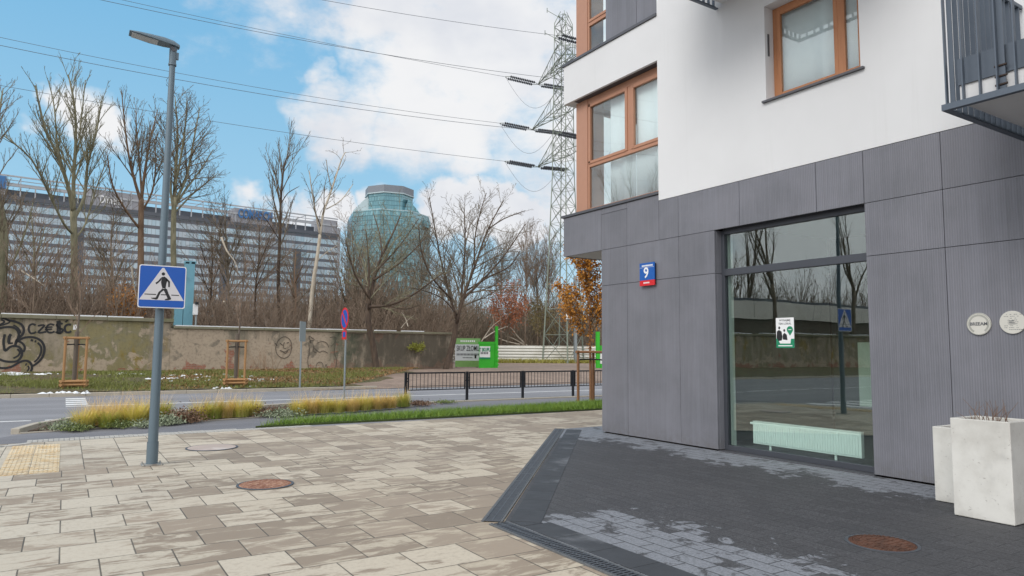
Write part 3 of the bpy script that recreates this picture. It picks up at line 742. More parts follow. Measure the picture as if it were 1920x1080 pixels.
# ================================================================ planters
def concrete():
    q=mk('cast_concrete',.85)
    n1=q.noise(q.co,2.2,5,.6); n2=q.noise(q.mapv(q.co,(1,1,2.2)),22,4,.75)
    c=q.mix(q.ss(n1,.35,.7),lin((214,212,206)),lin((190,187,180))); c=q.mix(q.m('MULTIPLY',q.ss(n2,.64,.70),.7),c,lin((150,144,136)))
    c=q.mix(q.m('MULTIPLY',q.ss(q.noise(q.co,3.1,3,.5),.58,.75),.5),c,lin((166,164,160)))
    q.put(q.p.inputs['Base Color'],c); q.put(q.p.inputs['Normal'],q.bump(q.m('SUBTRACT',1.,q.ss(n2,.62,.68)),.5,.004)); return q.mat
M['conc']=concrete(); M['twig']=simple('dry_twig',lin((120,98,84)),.9)
def planter(xa,xb,ya,yb,h,label,tap=.0):
    rt=empty('concrete_planter',((xa+xb)/2,(ya+yb)/2,.006),label,'planter','tall concrete planters')
    f=MB(); t=.045; z0=.012
    def ring(z,i,tp): return [(xa+i+tp,ya+i+tp,z),(xb-i-tp,ya+i+tp,z),(xb-i-tp,yb-i-tp,z),(xa+i+tp,yb-i-tp,z)]
    P=ring(z0,0,tap)+ring(h,0,0)+ring(h,t,0)+ring(h-.09,t,0)
    F_=[(3,2,1,0)]
    for L in range(3):
        for i in range(4): F_.append((L*4+i,L*4+(i+1)%4,(L+1)*4+(i+1)%4,(L+1)*4+i))
    F_.append((12,13,14,15)); f.add(P,F_); bpart(f,'shell',M['conc'],rt,bevel=.008)
    s=MB(); n=10
    for j in range(n+1):
        for i in range(n+1):
            s.v.append((xa+t+.002+(xb-xa-2*t-.004)*i/n,ya+t+.002+(yb-ya-2*t-.004)*j/n,h-.06+random.uniform(0,.02)))
    for j in range(n):
        for i in range(n): a=j*(n+1)+i; s.f.append((a,a+1,a+n+2,a+n+1)); s.mi.append(0)
    bpart(s,'soil',M['bed'],rt)
planter(7.46,7.98,3.06,3.585,.955,'big pale concrete planter with bare twigs, nearest the camera')
planter(8.0,8.5,3.52,4.03,.80,'smaller pale concrete planter half hidden behind the big one')
f=MB(); rr=random.Random(11)
for i in range(26):
    x_=7.70+rr.uniform(-.1,.12); y_=3.33+rr.uniform(-.14,.14); p=V((x_,y_,.89)); pts=[p]; d=V((rr.uniform(-.35,.35),rr.uniform(-.35,.35),1))
    for k_ in range(4): d+=V((rr.uniform(-.35,.35),rr.uniform(-.35,.35),rr.uniform(-.25,.1))); p=p+d.normalized()*rr.uniform(.03,.085); pts.append(p)
    f.tube(pts,[.004,.0035,.003,.002,.0015],4)
tag(f.build('dead_plant',M['twig'],None,origin=(7.7,3.33,.89)),'dry bare twigs sticking up out of the big planter','plant')
# ================================================================ street lamp
M['pole']=simple('blue_grey_painted_steel',lin((98,114,124)),.42,.2,var=.06,nsc=3)
M['galv0']=simple('dull_zinc',lin((150,148,142)),.6,.2,var=.2,nsc=9,dirt=lin((110,84,66)))
M['lens']=simple('lamp_glass',lin((176,180,180)),.25,var=.05)
LX,LY=1.08,10.78
def lamp_post(LX,LY,label,group=None,rz=0):
    rt=empty('street_lamp',(LX,LY,.004),label,'street lamp',group,rz)
    L=MB().tube([(0,0,.0),(0,0,.30)],.073,20,cap=False); a=L.build('base_sleeve',M['pole'],rt,smooth=False)
    for p in a.data.polygons: p.use_smooth=len(p.vertices)==4
    L=MB().lathe((0,0,0),[(.10,0),(.10,.008),(.078,.012)],24)
    for i in range(4):
        an=math.pi/4+i*math.pi/2; L.lathe((.155*math.cos(an),.155*math.sin(an),-.004),[(.02,0),(.02,.014),(.008,.022),(.008,.034)],8)
    L.box(-.13,.13,-.13,.13,-.002,.004); L.build('base_plate',M['galv0'],rt)
    L=MB().tube([(0,0,.26),(0,0,5.66)],[.064,.039],20,cap=False); a=L.build('pole',M['pole'],rt)
    for p in a.data.polygons: p.use_smooth=len(p.vertices)==4
    L=MB().tube([(0,0,5.60),(0,0,5.84)],.048,16).tube([(0,0,5.6),(0,0,5.625)],.054,16).box(.035,.075,-.02,.02,5.70,5.80).tube([(.0,0,5.8),(.035,0,5.93)],[.045,.035],12)
    L.build('spigot',M['pole'],rt)
    # luminaire: swept shell towards -x, tilted up
    s=MB(); prof=[(.08,.05,.05,.0),(.0,.075,.085,.0),(-.12,.105,.095,-.005),(-.3,.125,.075,-.005),(-.45,.12,.05,.0),(-.56,.10,.022,.005)]
    N=12; rings=[]
    for x,hw,top,bot in prof:
        ring=[]
        for i in range(N+1):
            an=math.pi*i/N; ring.append((x,hw*math.cos(an),bot+top*math.sin(an)**.8))
        for i in range(1,4): ring.append((x,-hw+2*hw*i/4,bot-.004))
        rings.append(ring)
    K=len(rings[0]); sl=.10
    for ring in rings:
        for p in ring: s.v.append((p[0],p[1],p[2]+5.88-p[0]*sl+.0))
    for i in range(len(rings)-1):
        for j in range(K): s.f.append((i*K+j,i*K+(j+1)%K,(i+1)*K+(j+1)%K,(i+1)*K+j)); s.mi.append(0)
    s.f.append(tuple(range(K-1,-1,-1))); s.f.append(tuple((len(rings)-1)*K+j for j in range(K))); s.mi+=[0,0]
    a=s.build('lamp_head',M['pole'],rt,smooth=False)
    s=MB(); 
    z=lambda x:5.865-x*sl
    s.add([(-.2,-.085,z(-.2)),(-.53,-.082,z(-.53)),(-.53,.082,z(-.53)),(-.2,.085,z(-.2)),(-.2,-.085,z(-.2)+.02),(-.53,-.082,z(-.53)+.02),(-.53,.082,z(-.53)+.02),(-.2,.085,z(-.2)+.02)],[(0,3,2,1),(4,5,6,7),(0,1,5,4),(1,2,6,5),(2,3,7,6),(3,0,4,7)])
    s.build('lamp_lens',M['lens'],a)
    s=MB().tube([(-.02,-.03,5.86),(.01,-.03,5.80)],.03,8); s.build('hinge',M['flash'],a)
    return rt
lamp_post(LX,LY,'tall blue grey street lamp standing on the beige slabs and carrying the crossing sign',rz=0)
# ---------------- crossing sign
def crossing_sign(X,Y,Z,label,sx=1):
    rt=empty('crossing_sign',(X,Y,Z),label,'road sign')
    o_=V((X,Y,Z)); u=(1,0,0) ; v=(0,0,1)
    def rr_(hw,r,n=5): 
        P=[]
        for cx_,cy_,a0 in ((hw-r,hw-r,0),(-hw+r,hw-r,90),(-hw+r,-hw+r,180),(hw-r,-hw+r,270)):
            for i in range(n+1): a=R_(a0+90*i/n); P.append((cx_+r*math.cos(a),cy_+r*math.sin(a)))
        return P
    f=MB(); plate_poly(f,o_,u,v,rr_(.295,.03),-.012,0,0); bpart(f,'backing',M['flash'],rt)
    f=MB(); plate_poly(f,o_,u,v,rr_(.293,.03),0,.0012); bpart(f,'white_rim',M['wht'],rt)
    f=MB(); plate_poly(f,o_,u,v,rr_(.281,.026),.0012,.0024); bpart(f,'blue_face',M['blues'],rt)
    f=MB(); plate_poly(f,o_,u,v,[(-.277,-.185),(.277,-.185),(.012,.262),(-.012,.262)],.0024,.0034); bpart(f,'white_triangle',M['wht2'],rt)
    f=MB(); pe=lambda pts: plate_poly(f,o_,u,v,pts,.0034,.0044)
    pe([(.004+.022*math.cos(2*math.pi*i/16),.178+.022*math.sin(2*math.pi*i/16)) for i in range(16)])
    pe([(-.012,.135),(.02,.142),(.045,.125),(.058,.105),(.045,.03),(.04,-.02),(.0,-.02),(-.012,.02),(-.02,.06)])      # trunk
    pe([(-.012,.135),(-.02,.09),(-.05,.055),(-.075,.03),(-.09,.05),(-.055,.078),(-.035,.11)])   # left arm
    pe([(.045,.125),(.09,.08),(.092,.0),(.072,.0),(.068,.065),(.04,.095)])                     # right arm
    pe([(.0,-.02),(.028,-.045),(-.03,-.09),(-.05,-.135),(-.062,-.165),(-.078,-.158),(-.130,-.150),(-.126,-.160),(-.08,-.175),(-.055,-.18),(-.045,-.172),(-.03,-.14),(-.012,-.098),(.04,-.035),(.04,-.02)][:1]+[(-.012,-.04),(-.045,-.075),(-.075,-.15),(-.135,-.158),(-.125,-.168),(-.07,-.18),(-.052,-.172),(-.02,-.085),(.02,-.045)])
    pe([(.04,-.02),(.008,-.03),(.035,-.08),(.07,-.155),(.035,-.172),(.04,-.182),(.085,-.18),(.115,-.168),(.112,-.15),(.08,-.09),(.058,-.03)])
    for a,c_ in ((-.215,-.073),(-.014,.055),(.115,.212)): pe([(a,-.115),(c_,-.115),(c_,-.103),(a,-.103)])
    bpart(f,'walking_figure',M['blk'],rt)
    for z_ in (-.15,.15):
      f=MB(); f.tube([(X+.07*math.cos(a),Y+.085+.07*math.sin(a),Z+z_) for a in [R_(i*30) for i in range(13)]],.012,6,cap=False); bpart(f,'clamp',M['flash'],rt)
    return rt
M['blues']=simple('reflective_blue',lin((8,84,176)),.35,var=.05); M['wht2']=simple('reflective_white',lin((208,206,208)),.4,var=.04)
crossing_sign(1.085,10.65,2.42,'blue square sign with a walking figure in a white triangle, clamped to the street lamp')
# a second face of the same sign set, seen mirrored in the shop window: square to the street
# ---------------- parking sign seen nearly edge on, blank sign seen edge on
M['galv']=simple('galvanised_steel',lin((142,150,152)),.45,.5,var=.1,nsc=5)
def no_parking(X,Y):
    z0=.0
    rt=empty('parking_ban_sign',(X,Y,z0),'round blue and red parking ban sign turned nearly edge on','road sign')
    h=FY(645,576,Y).z
    f=MB().tube([(X,Y,0),(X,Y,h-.05)],.03,10); bpart(f,'pole',M['galv'],rt)
    ang=R_(-22)   # face normal roughly across the view
    # view dir at this place
    vd=V((X,Y,0)).normalized(); 
    side=V((vd.y,-vd.x,0)); nrm=(side*math.cos(R_(19))*-1+ -vd*math.sin(R_(19))).normalized()
    u=V((0,0,1)).cross(nrm).normalized(); v=V((0,0,1)); zc=h-.37; o_=V((X,Y,zc))-nrm*-.045
    circ=lambda r: [(r*math.cos(2*math.pi*i/28),r*math.sin(2*math.pi*i/28)) for i in range(28)]
    f=MB(); plate_poly(f,o_,u,v,circ(.36),0,.012); d_=bpart(f,'disc',M['red'],rt)
    f=MB(); plate_poly(f,o_,u,v,circ(.29),.012,.014); bpart(f,'blue_field',M['blues'],rt)
    f=MB(); 
    plate_poly(f,o_,u,v,[(-.23,.17),(-.17,.23),(.23,-.17),(.17,-.23)],.014,.016); bpart(f,'red_bar',M['red'],rt)
    f=MB(); plate_poly(f,o_-V((0,0,.52)),u,v,[(-.2,-.14),(.2,-.14),(.2,.14),(-.2,.14)],0,.01); bpart(f,'lower_plate',M['red'],rt)
    f=MB(); plate_poly(f,o_-V((0,0,.52)),u,v,[(-.12,-.07),(.12,-.07),(.12,.1),(-.12,.1)],.01,.012); bpart(f,'lower_field',M['blues'],rt)
no_parking(*G(645,747)[:2])
p=G(562,727,.13)
rt=empty('grey_sign',tuple(p),'plain grey sign seen from its edge, on the verge before the wall','road sign')
f=MB().tube([p,(p.x,p.y,FY(567,603,p.y).z)],.035,8); bpart(f,'pole',M['galv'],rt)
hz_=FY(571,602,p.y).z; f=MB(); vd=V((p.x,p.y,0)).normalized(); u=(V((vd.y,-vd.x,0))*.3+vd).normalized()
plate(f,(p.x+.03,p.y,hz_-.4),u,(0,0,1),-.36,.36,-.36,.38,0,.02); bpart(f,'panel',M['galv'],rt)
# ================================================================ pedestrian railing
M['rail']=simple('black_painted_steel',lin((38,40,46)),.45,.3,var=.1)
rt=empty('pedestrian_railing',(8.65,19.2,.0),'black steel pedestrian railing of barred panels along the kerb','railing')
YR=19.45; HR=FY(875,697,YR).z
xs_=[8.65,10.74,12.84,14.93,17.02,19.1,21.2]
for i,x_ in enumerate(xs_):
    bpart(MB().box(x_-.035,x_+.035,YR-.03,YR+.03,-.02,HR+.01),'post',M['rail'],rt)
for a,c_ in zip(xs_[:-1],xs_[1:]):
    f=MB(); f.box(a+.07,c_-.07,YR-.02,YR+.02,HR-.045,HR); f.box(a+.07,c_-.07,YR-.015,YR+.015,.34,.37); f.box(a+.07,a+.1,YR-.02,YR+.02,.34,HR-.045); f.box(c_-.1,c_-.07,YR-.02,YR+.02,.34,HR-.045); f.box(a+.1,c_-.1,YR-.012,YR+.012,.46,.475)
    n=15
    for i in range(1,n): x_=a+.1+(c_-a-.2)*i/n; f.box(x_-.006,x_+.006,YR-.006,YR+.006,.36,HR-.04)
    f.box(a+.035,a+.07,YR-.01,YR+.01,.6,.63); f.box(a+.035,a+.07,YR-.01,YR+.01,HR-.2,HR-.17); f.box(c_-.07,c_-.035,YR-.01,YR+.01,.6,.63)
    bpart(f,'barred_panel',M['rail'],rt)
# ================================================================ boundary wall
WA=V((-2.18,35.5)); WBv=V((19.28,37.27)); WD=(WBv-WA).normalized(); WN=V((WD.y,-WD.x))   # WN points to the camera
def WP(px,py,off=0.):
    d=ray(px,py); t=( (WA-V((0,0))).dot(WN)+off)/(V((d.x,d.y)).dot(WN)); q_=V((0,0,HC))+d*t; return q_
def wallmat():
    q=mk('stained_render_wall',.92); q.co=q.n('ShaderNodeNewGeometry').outputs['Position']
    x,y,z=q.sep(q.co)[:3]
    n1=q.noise(q.co,.55,6,.62,.4); n2=q.noise(q.mapv(q.co,(1,1,.28)),2.2,6,.65); n3=q.noise(q.co,1.6,6,.6,.6); n4=q.noise(q.co,9,4,.7)
    c=q.mix(q.ss(n2,.35,.65),lin((156,144,126)),lin((128,118,104)))
    moss=q.m('MULTIPLY',q.m('MULTIPLY',q.ss(x,-.5,.5),q.ss(x,3.6,2.9)),1.)
    moss=q.m('ADD',q.m('MULTIPLY',moss,.45),q.m('MULTIPLY',q.ss(x,4.4,2.5),.40))
    mf=q.ss(q.m('ADD',q.m('MULTIPLY',q.m('SUBTRACT',n2,.5),1.6),moss),.25,.7)
    c=q.mix(q.m('MULTIPLY',mf,.62),c,q.mix(q.ss(n3,.4,.6),lin((132,124,72)),lin((120,118,86))))
    yel=q.m('MULTIPLY',q.ss(q.noise(q.mapv(q.co,(1,1,.5),(4,1,3)),1.3,4,.6),.56,.66),q.ss(x,5.,3.))
    c=q.mix(q.m('MULTIPLY',yel,.7),c,lin((140,118,40)))
    # bare pale plaster
    pf=q.ss(q.m('ADD',n3,q.m('ADD',q.m('MULTIPLY',q.ss(z,1.4,.5),.14),q.m('MULTIPLY',q.m('MULTIPLY',q.ss(x,4.0,4.8),q.ss(x,14.5,12.)),.17))),.55,.62)
    c=q.mix(q.m('MULTIPLY',pf,.85),c,q.mix(n4,lin((196,178,156)),lin((158,142,124))))
    # dark grey green weathering to the right
    rg=q.m('MULTIPLY',q.ss(x,11.5,14.5),q.ss(n2,.25,.5)); c=q.mix(q.m('MULTIPLY',rg,.82),c,q.mix(n1,lin((74,70,60)),lin((92,84,72))))
    gp_=q.m('MULTIPLY',q.m('MULTIPLY',q.ss(x,11.6,12.2),q.ss(x,13.8,13.2)),q.ss(n2,.35,.55)); c=q.mix(q.m('MULTIPLY',gp_,.6),c,lin((56,74,54)))
    gp2=q.m('MULTIPLY',q.m('MULTIPLY',q.ss(x,6.5,6.9),q.ss(x,7.9,7.5)),q.ss(z,1.,1.3)); c=q.mix(q.m('MULTIPLY',gp2,.5),c,lin((100,98,84)))
    # brick showing through near the foot
    bf=q.ss(q.m('ADD',q.m('ADD',q.noise(q.co,1.1,5,.6,.8),q.m('MULTIPLY',q.ss(z,1.1,.55),.15)),q.m('MULTIPLY',q.ss(x,4.,8.),.045)),.66,.70)
    br=q.n('ShaderNodeTexBrick'); q.put(br.inputs['Vector'],q.comb(x,z,0.)); br.inputs['Scale'].default_value=1; br.inputs['Brick Width'].default_value=.26; br.inputs['Row Height'].default_value=.08; br.inputs['Mortar Size'].default_value=.008
    q.put(br.inputs['Color1'],(*lin((160,88,64)),1)); q.put(br.inputs['Color2'],(*lin((134,78,60)),1)); q.put(br.inputs['Mortar'],(*lin((150,136,122)),1))
    c=q.mix(q.m('MULTIPLY',q.m('MULTIPLY',bf,.8),q.ss(x,13.,11.5,.25,1.)),c,br.outputs[0])
    st=q.m('MULTIPLY',q.ss(q.noise(q.mapv(q.co,(1,1,.04)),4,4,.6),.5,.7),q.ss(z,1.6,2.7)); c=q.mix(q.m('MULTIPLY',st,.5),c,lin((60,56,44)))
    c=q.mix(q.m('MULTIPLY',q.ss(n4,.5,.7),.3),c,lin((84,76,64)))
    q.put(q.p.inputs['Base Color'],c); q.put(q.p.inputs['Normal'],q.bump(q.m('ADD',n3,q.m('MULTIPLY',n4,.3)),.7,.03)); return q.mat
M['wall']=wallmat(); M['coping']=simple('mossy_concrete_coping',lin((128,124,104)),.9,var=.25,nsc=2,dirt=lin((104,104,70)),bump=.4,bsc=14)
def wslab(mb,s0,s1,z0,z1,n0,n1,mi=0):
    P=[]
    for z in (z0,z1):
        for s,n_ in ((s0,n0),(s1,n0),(s1,n1),(s0,n1)):
            q_=WA+WD*s+WN*n_; P.append((q_.x,q_.y,z))
    mb.add(P,[(0,3,2,1),(4,5,6,7),(0,1,5,4),(1,2,6,5),(2,3,7,6),(3,0,4,7)],mi)
def sof(px): q_=WP(px,650); return (V((q_.x,q_.y))-WA).dot(WD)
ZL=WP(100,594).z; ZR=WP(600,619).z
sL=sof(318); sR=sof(850); sT=-78.
def graf(mb,strokes,w0=.045):
    for pts,*wd in strokes:
        wd=wd[0] if wd else w0
        P=[WP(a,c_,.012) for a,c_ in pts]
        if len(P)>2:     # smooth the stroke
            Q=[]
            for i in range(len(P)-1):
                p0,p1,p2,p3=P[max(i-1,0)],P[i],P[i+1],P[min(i+2,len(P)-1)]
                for t in (0,.25,.5,.75): Q.append(.5*((2*p1)+(-p0+p2)*t+(2*p0-5*p1+4*p2-p3)*t*t+(-p0+3*p1-3*p2+p3)*t**3))
            Q.append(P[-1]); P=Q
        n_=len(P)
        for i,pnt in enumerate(P):
            t=(P[min(i+1,n_-1)]-P[max(i-1,0)]).normalized(); s_=t.cross(V((WN.x,WN.y,0))).normalized()*wd/2
            mb.v+=[(pnt+s_)[:],(pnt-s_)[:]]
        k=len(mb.v)-2*n_
        for i in range(n_-1): mb.f.append((k+2*i,k+2*i+1,k+2*i+3,k+2*i+2)); mb.mi.append(0)
c6=lambda L,ox=0.,oy=560.,s=6.: [(ox+a/s,oy+b_/s) for a,b_ in L]
M['spray']=simple('black_spray_paint',(.018,.018,.02),.6,var=.3,nsc=4)
M['spray2']=simple('faded_dark_paint',lin((88,80,70)),.8,var=.2,nsc=4)
wA=empty('boundary_wall',(WA.x,WA.y,.2),'tall mossy left stretch of the rendered wall with big black graffiti','wall')
f=MB(); wslab(f,sT,sL,.05,ZL-.10,-.35,0); wl1=bpart(f,'render',M['wall'],wA)
f=MB(); s=sT
while s<sL: e_=min(s+1.9,sL+.12); wslab(f,s+.004,e_-.004,ZL-.10,ZL+.06,-.42,.10); s+=1.9
bpart(f,'coping',M['coping'],wA,bevel=.015)
f=MB(); s=sT; rr=random.Random(8)
while s<sL: 
    e_=s+rr.uniform(.8,2.6); e_=min(e_,sL); 
    if rr.random()<.9: wslab(f,s,e_,ZL+.06,ZL+.095+rr.uniform(0,.02),-.4,.07)
    s=e_+rr.uniform(0,.12)
bpart(f,'snow_on_coping',M['snow'],wA)
f=MB(); Wt=.05*1.15
graf(f,[ (c6([(400,300),(370,285),(335,300),(322,345),(340,385),(375,388),(408,372)]),.075),
 (c6([(425,305),(500,300),(430,380),(520,372)]),.075),
 (c6([(610,298),(570,285),(535,305),(522,345),(545,378),(585,380),(615,368)]),.075),(c6([(505,325),(590,318)]),.06),(c6([(505,350),(585,342)]),.06),
 (c6([(705,285),(665,275),(640,300),(670,330),(705,350),(690,382),(650,385),(628,368)]),.085),(c6([(648,250),(650,395)]),.08),(c6([(672,245),(676,400)]),.07),(c6([(735,265),(762,240)]),.07),
 (c6([(800,295),(765,290),(735,310),(728,345),(745,375),(780,378),(800,362)]),.085)])
bpart(f,'greeting_graffiti',M['spray'],wA)
f=MB()
graf(f,[(c6([(-60,190),(20,210),(90,240),(170,258),(240,290),(268,345),(255,400),(215,440),(185,470),(172,520)]),.09),
 (c6([(-40,340),(60,320),(140,322),(190,350),(212,400),(200,450),(170,525)]),.09),(c6([(-60,310),(30,295),(110,262),(60,225),(20,200)]),.06),(c6([(10,235),(50,262),(-20,300)]),.07),
 (c6([(55,400),(40,470),(45,540),(60,585),(110,545),(160,532),(215,545),(245,590),(240,650),(195,700),(120,710),(40,700),(-30,670)]),.09),
 (c6([(-60,770),(40,782),(130,765),(220,715),(290,697),(340,720),(360,770),(345,825),(325,860)]),.09),
 (c6([(200,475),(270,440),(350,432),(420,448),(475,490),(500,560),(485,640),(445,700),(390,745),(368,755)]),.09),
 (c6([(200,478),(250,500),(280,550),(262,600)]),.08),(c6([(195,565),(222,600),(205,640),(150,670)]),.07),(c6([(425,495),(460,540),(462,600),(430,670),(385,715)]),.075),
 (c6([(345,465),(372,472)]),.09),(c6([(390,478),(408,482)]),.09),(c6([(125,400),(105,430),(98,495)]),.11),(c6([(90,505),(145,500)]),.07),(c6([(150,300),(180,312),(215,345),(235,390)]),.06),
 (c6([(285,738),(300,742)]),.1),(c6([(315,755),(325,785),(305,820)]),.06)])
bpart(f,'bubble_graffiti',M['spray'],wA)
f=MB(); p0,p1,p2,p3=[WP(*c6([q_])[0],.012) for q_ in ((820,350),(868,346),(862,292),(826,296))]; f.add([p0,p1,p2,p3],[(0,1,2,3)]); bpart(f,'paper_sticker',M['wht'],wA)
wB=empty('boundary_wall',(tuple((WA+WD*sL))+(.2,)),'lower patchy right stretch of the rendered wall with faded line drawings','wall')
f=MB(); wslab(f,sL+.004,sof(640),.05,ZR-.08,-.3,-.02); wslab(f,sof(640),sR,.05,ZR-.12,-.3,-.03); bpart(f,'render',M['wall'],wB)
f=MB(); s=sL+.13
while s<sR-.3: e_=min(s+2.1,sR); wslab(f,s+.004,e_-.004,ZR-.08,ZR+.04,-.38,.07); s+=2.1
bpart(f,'coping',M['coping'],wB,bevel=.015)
f=MB(); s=sL+.2
while s<sof(790): 
    e_=s+rr.uniform(.8,2.2)
    wslab(f,s,min(e_,sR),ZR+.04,ZR+.07+rr.uniform(0,.02),-.36,.05); s=e_+rr.uniform(.0,.25 if s<sof(640) else 1.2)
bpart(f,'snow_on_coping',M['snow'],wB)
c48=lambda L: [(400+a/4.8,560+b_/4.8) for a,b_ in L]
f=MB()
graf(f,[(c48([(570,410),(590,370),(640,342),(690,370),(705,430),(690,500),(650,535),(600,525),(570,490),(562,440),(572,410)]),.035),(c48([(555,400),(575,425)]),.05),(c48([(600,400),(625,420)]),.04),(c48([(660,400),(680,395)]),.05),(c48([(640,390),(630,440),(655,450)]),.03),(c48([(600,465),(640,480),(685,455)]),.045),
 (c48([(625,478),(650,492),(672,470)]),.03),
 (c48([(860,340),(880,400),(870,380),(910,370),(860,335)]),.035),(c48([(1050,350),(1100,345),(1095,390),(1060,430)]),.035),(c48([(930,400),(980,385),(1020,400),(1040,440)]),.03),(c48([(860,400),(865,480),(850,560),(862,640)]),.03),(c48([(905,440),(950,480),(990,470),(1030,490)]),.035),(c48([(905,420),(900,470),(930,490)]),.035),
 (c48([(1100,400),(1090,480),(1110,560),(1095,640)]),.03),(c48([(920,650),(930,590),(960,570),(985,590),(990,650)]),.03),(c48([(1000,640),(1015,590),(1030,650)]),.03)])
for v_ in range(len(f.v)):
    q_=V(f.v[v_]); 
bpart(f,'line_drawing_graffiti',M['spray2'],wB)
# ================================================================ scrap yard board, green gate, white fence
def vframe(px,py,z,yaw_off=0.):
    p=G(px,py,z); return p
pb_=G(875,689,.42); BY=pb_.y
def FP(px,py,P,u):   # pixel on the vertical plane through P with horizontal direction u
    n_=V((u[1],-u[0])); d=ray(px,py); t=V((P.x,P.y)).dot(n_)/V((d.x,d.y)).dot(n_); return V((0,0,HC))+d*t
BU=V((.93,-.37,0)).normalized()
rt=empty('scrap_yard_board',tuple(pb_),'green and white board reading SKUP ZŁOMU at the end of the wall','sign board')
tl,tr,bl=FP(854,634,pb_,BU),FP(901,634,pb_,BU),FP(854,688,pb_,BU); BW=(tr-tl).length; BH=tl.z-bl.z; oc=V(((tl.x+tr.x)/2,(tl.y+tr.y)/2,(tl.z+bl.z)/2))
M['bgreen']=simple('board_green',lin((126,170,104)),.5,var=.12,nsc=2); M['bgrey']=simple('board_white',lin((196,200,202)),.5,var=.05); M['dkgreen']=simple('grass_print',lin((112,150,84)),.6,var=.25,nsc=6)
f=MB(); plate(f,oc,BU,(0,0,1),-BW/2,BW/2,-BH/2,BH/2,-.15,0); bpart(f,'board',M['bgrey'],rt)
f=MB(); plate(f,oc,BU,(0,0,1),-BW/2,BW/2,BH*.29,BH/2,0,.006); bpart(f,'green_header',M['bgreen'],rt)
f=MB(); plate(f,oc,BU,(0,0,1),-BW/2,BW/2,-BH/2,-BH*.28,0,.006); bpart(f,'green_footer',M['dkgreen'],rt)
text_mesh('SKUP ZŁOMU',BH*.26,oc+V((0,0,BH*.14))+BU.cross(V((0,0,1)))*.01,BU,(0,0,1),M['blk'],'lettering',rt,bold=.003,fit=BW*.9)
f=MB(); 
for i in range(16): a=-BW*.44+i*BW*.056; plate(f,oc,BU,(0,0,1),a,a+BW*.036,-BH*.10,-BH*.03,.0,.008)
for i in range(7): a=-BW*.2+i*BW*.056; plate(f,oc,BU,(0,0,1),a,a+BW*.04,-BH*.19,-BH*.16,.0,.008)
bpart(f,'small_print',M['ink'],rt)
f=MB(); plate(f,oc,BU,(0,0,1),BW*.27,BW*.34,-BH*.2,-BH*.08,0,.01); bpart(f,'printed_tree',M['blk'],rt)
f=MB()
for i in range(8): a=-BW*.3+i*BW*.075; plate(f,oc,BU,(0,0,1),a,a+BW*.05,BH*.37,BH*.43,.006,.012)
bpart(f,'header_print',M['wht'],rt)
f=MB()
for a in (-.42,.42):
    q_=oc+BU*BW*a; f.box(q_.x-.05,q_.x+.05,q_.y+.1,q_.y+.2,.35,q_.z)
bpart(f,'post',M['rail'],rt)
# green gate leaf
M['vgreen']=simple('vivid_green_sheet',lin((52,178,38)),.5,var=.2,nsc=1.2,dirt=lin((70,150,60)))
pg=G(920,690,.42)
GU=V((.95,-.3,0)).normalized()
rt=empty('green_gate',tuple(pg),'vivid green steel gate leaf with a white sign, beside the scrap board','gate')
a,c_,e_=FP(898,641,pg,GU),FP(926,641,pg,GU),FP(898,690,pg,GU)
def gbox(px0,px1,py0,py1,d0,d1,name,mat,P=pg,U=GU,root=None):
    A=FP(px0,py1,P,U);B=FP(px1,py0,P,U); 
    f=MB(); L=(V((B.x,B.y))-V((A.x,A.y))).length; plate(f,A,U,(0,0,1),0,L,0,B.z-A.z,d0,d1); return bpart(f,name,mat,root or rt)
lf=gbox(898,930,645,690,-.05,0,'leaf',M['vgreen'])
gbox(897,930,641,645.5,-.06,.03,'top_beam',M['vgreen']); gbox(928,933.5,612,690,-.1,.08,'gate_post',M['vgreen'])
for i in range(5): gbox(930,934,650+i*8,654+i*8,.08,.12,'hinge',M['vgreen'])
gbox(899,919,649.5,672,0,.02,'sign_panel',M['wht'])
gbox(899,919,670,673,.02,.03,'sign_stripe',M['grn'])
q0=FP(909,656,pg,GU); text_mesh('T SKUPU',.32,q0+GU.cross(V((0,0,1)))*.03,GU,(0,0,1),M['grn'],'lettering',rt,bold=.01,fit=.72)
for i in range(5): gbox(901+i*3,903+i*3,660,664,.02,.03,'small_print',M['ink'])
pg2=G(1124,690,.42)
rt2=empty('green_gate',tuple(pg2),'second vivid green gate post and leaf, half hidden behind the corner of the building','gate')
gbox(1118,1123.5,622,694,-.1,.1,'gate_post',M['vgreen'],pg2,GU,rt2); gbox(1123,1150,648,694,-.05,0,'leaf',M['vgreen'],pg2,GU,rt2); gbox(1125,1140,658,682,0,.02,'sign_panel',M['wht'],pg2,GU,rt2)
# white corrugated fence
M['wfence']=simple('white_corrugated_sheet',lin((214,212,204)),.55,var=.12,nsc=.7,dirt=lin((180,176,160)))
pf=G(940,680,.42)
FUd=V((.9,-.42,0)).normalized()
rt=empty('corrugated_fence',tuple(pf),'low fence of white horizontal corrugated sheets behind the pylon foot','fence')
A=FP(930,680,pf,FUd); B=FP(1140,681,pf,FUd); zt=FP(1000,648,pf,FUd).z; L=(B-A).length; nn_=FUd.cross(V((0,0,1)))
f=MB(); H_=zt-.4; N=6*5
for i in range(N+1):
    z=.4+H_*i/N; dd=.05*math.sin(2*math.pi*i/5)
    for s_ in (-6,L+8): q_=A+FUd*s_+nn_*dd; f.v.append((q_.x,q_.y,z))
for i in range(N): f.f.append((2*i,2*i+1,2*i+3,2*i+2)); f.mi.append(0)
o=bpart(f,'corrugated_sheet',M['wfence'],rt); md=o.modifiers.new('t','SOLIDIFY'); md.thickness=.01
for i in range(8):
    q_=A+FUd*(i*3.)-nn_*.12; f=MB().box(q_.x-.05,q_.x+.05,q_.y-.05,q_.y+.05,.35,zt-.03); bpart(f,'post',M['galv'],rt)
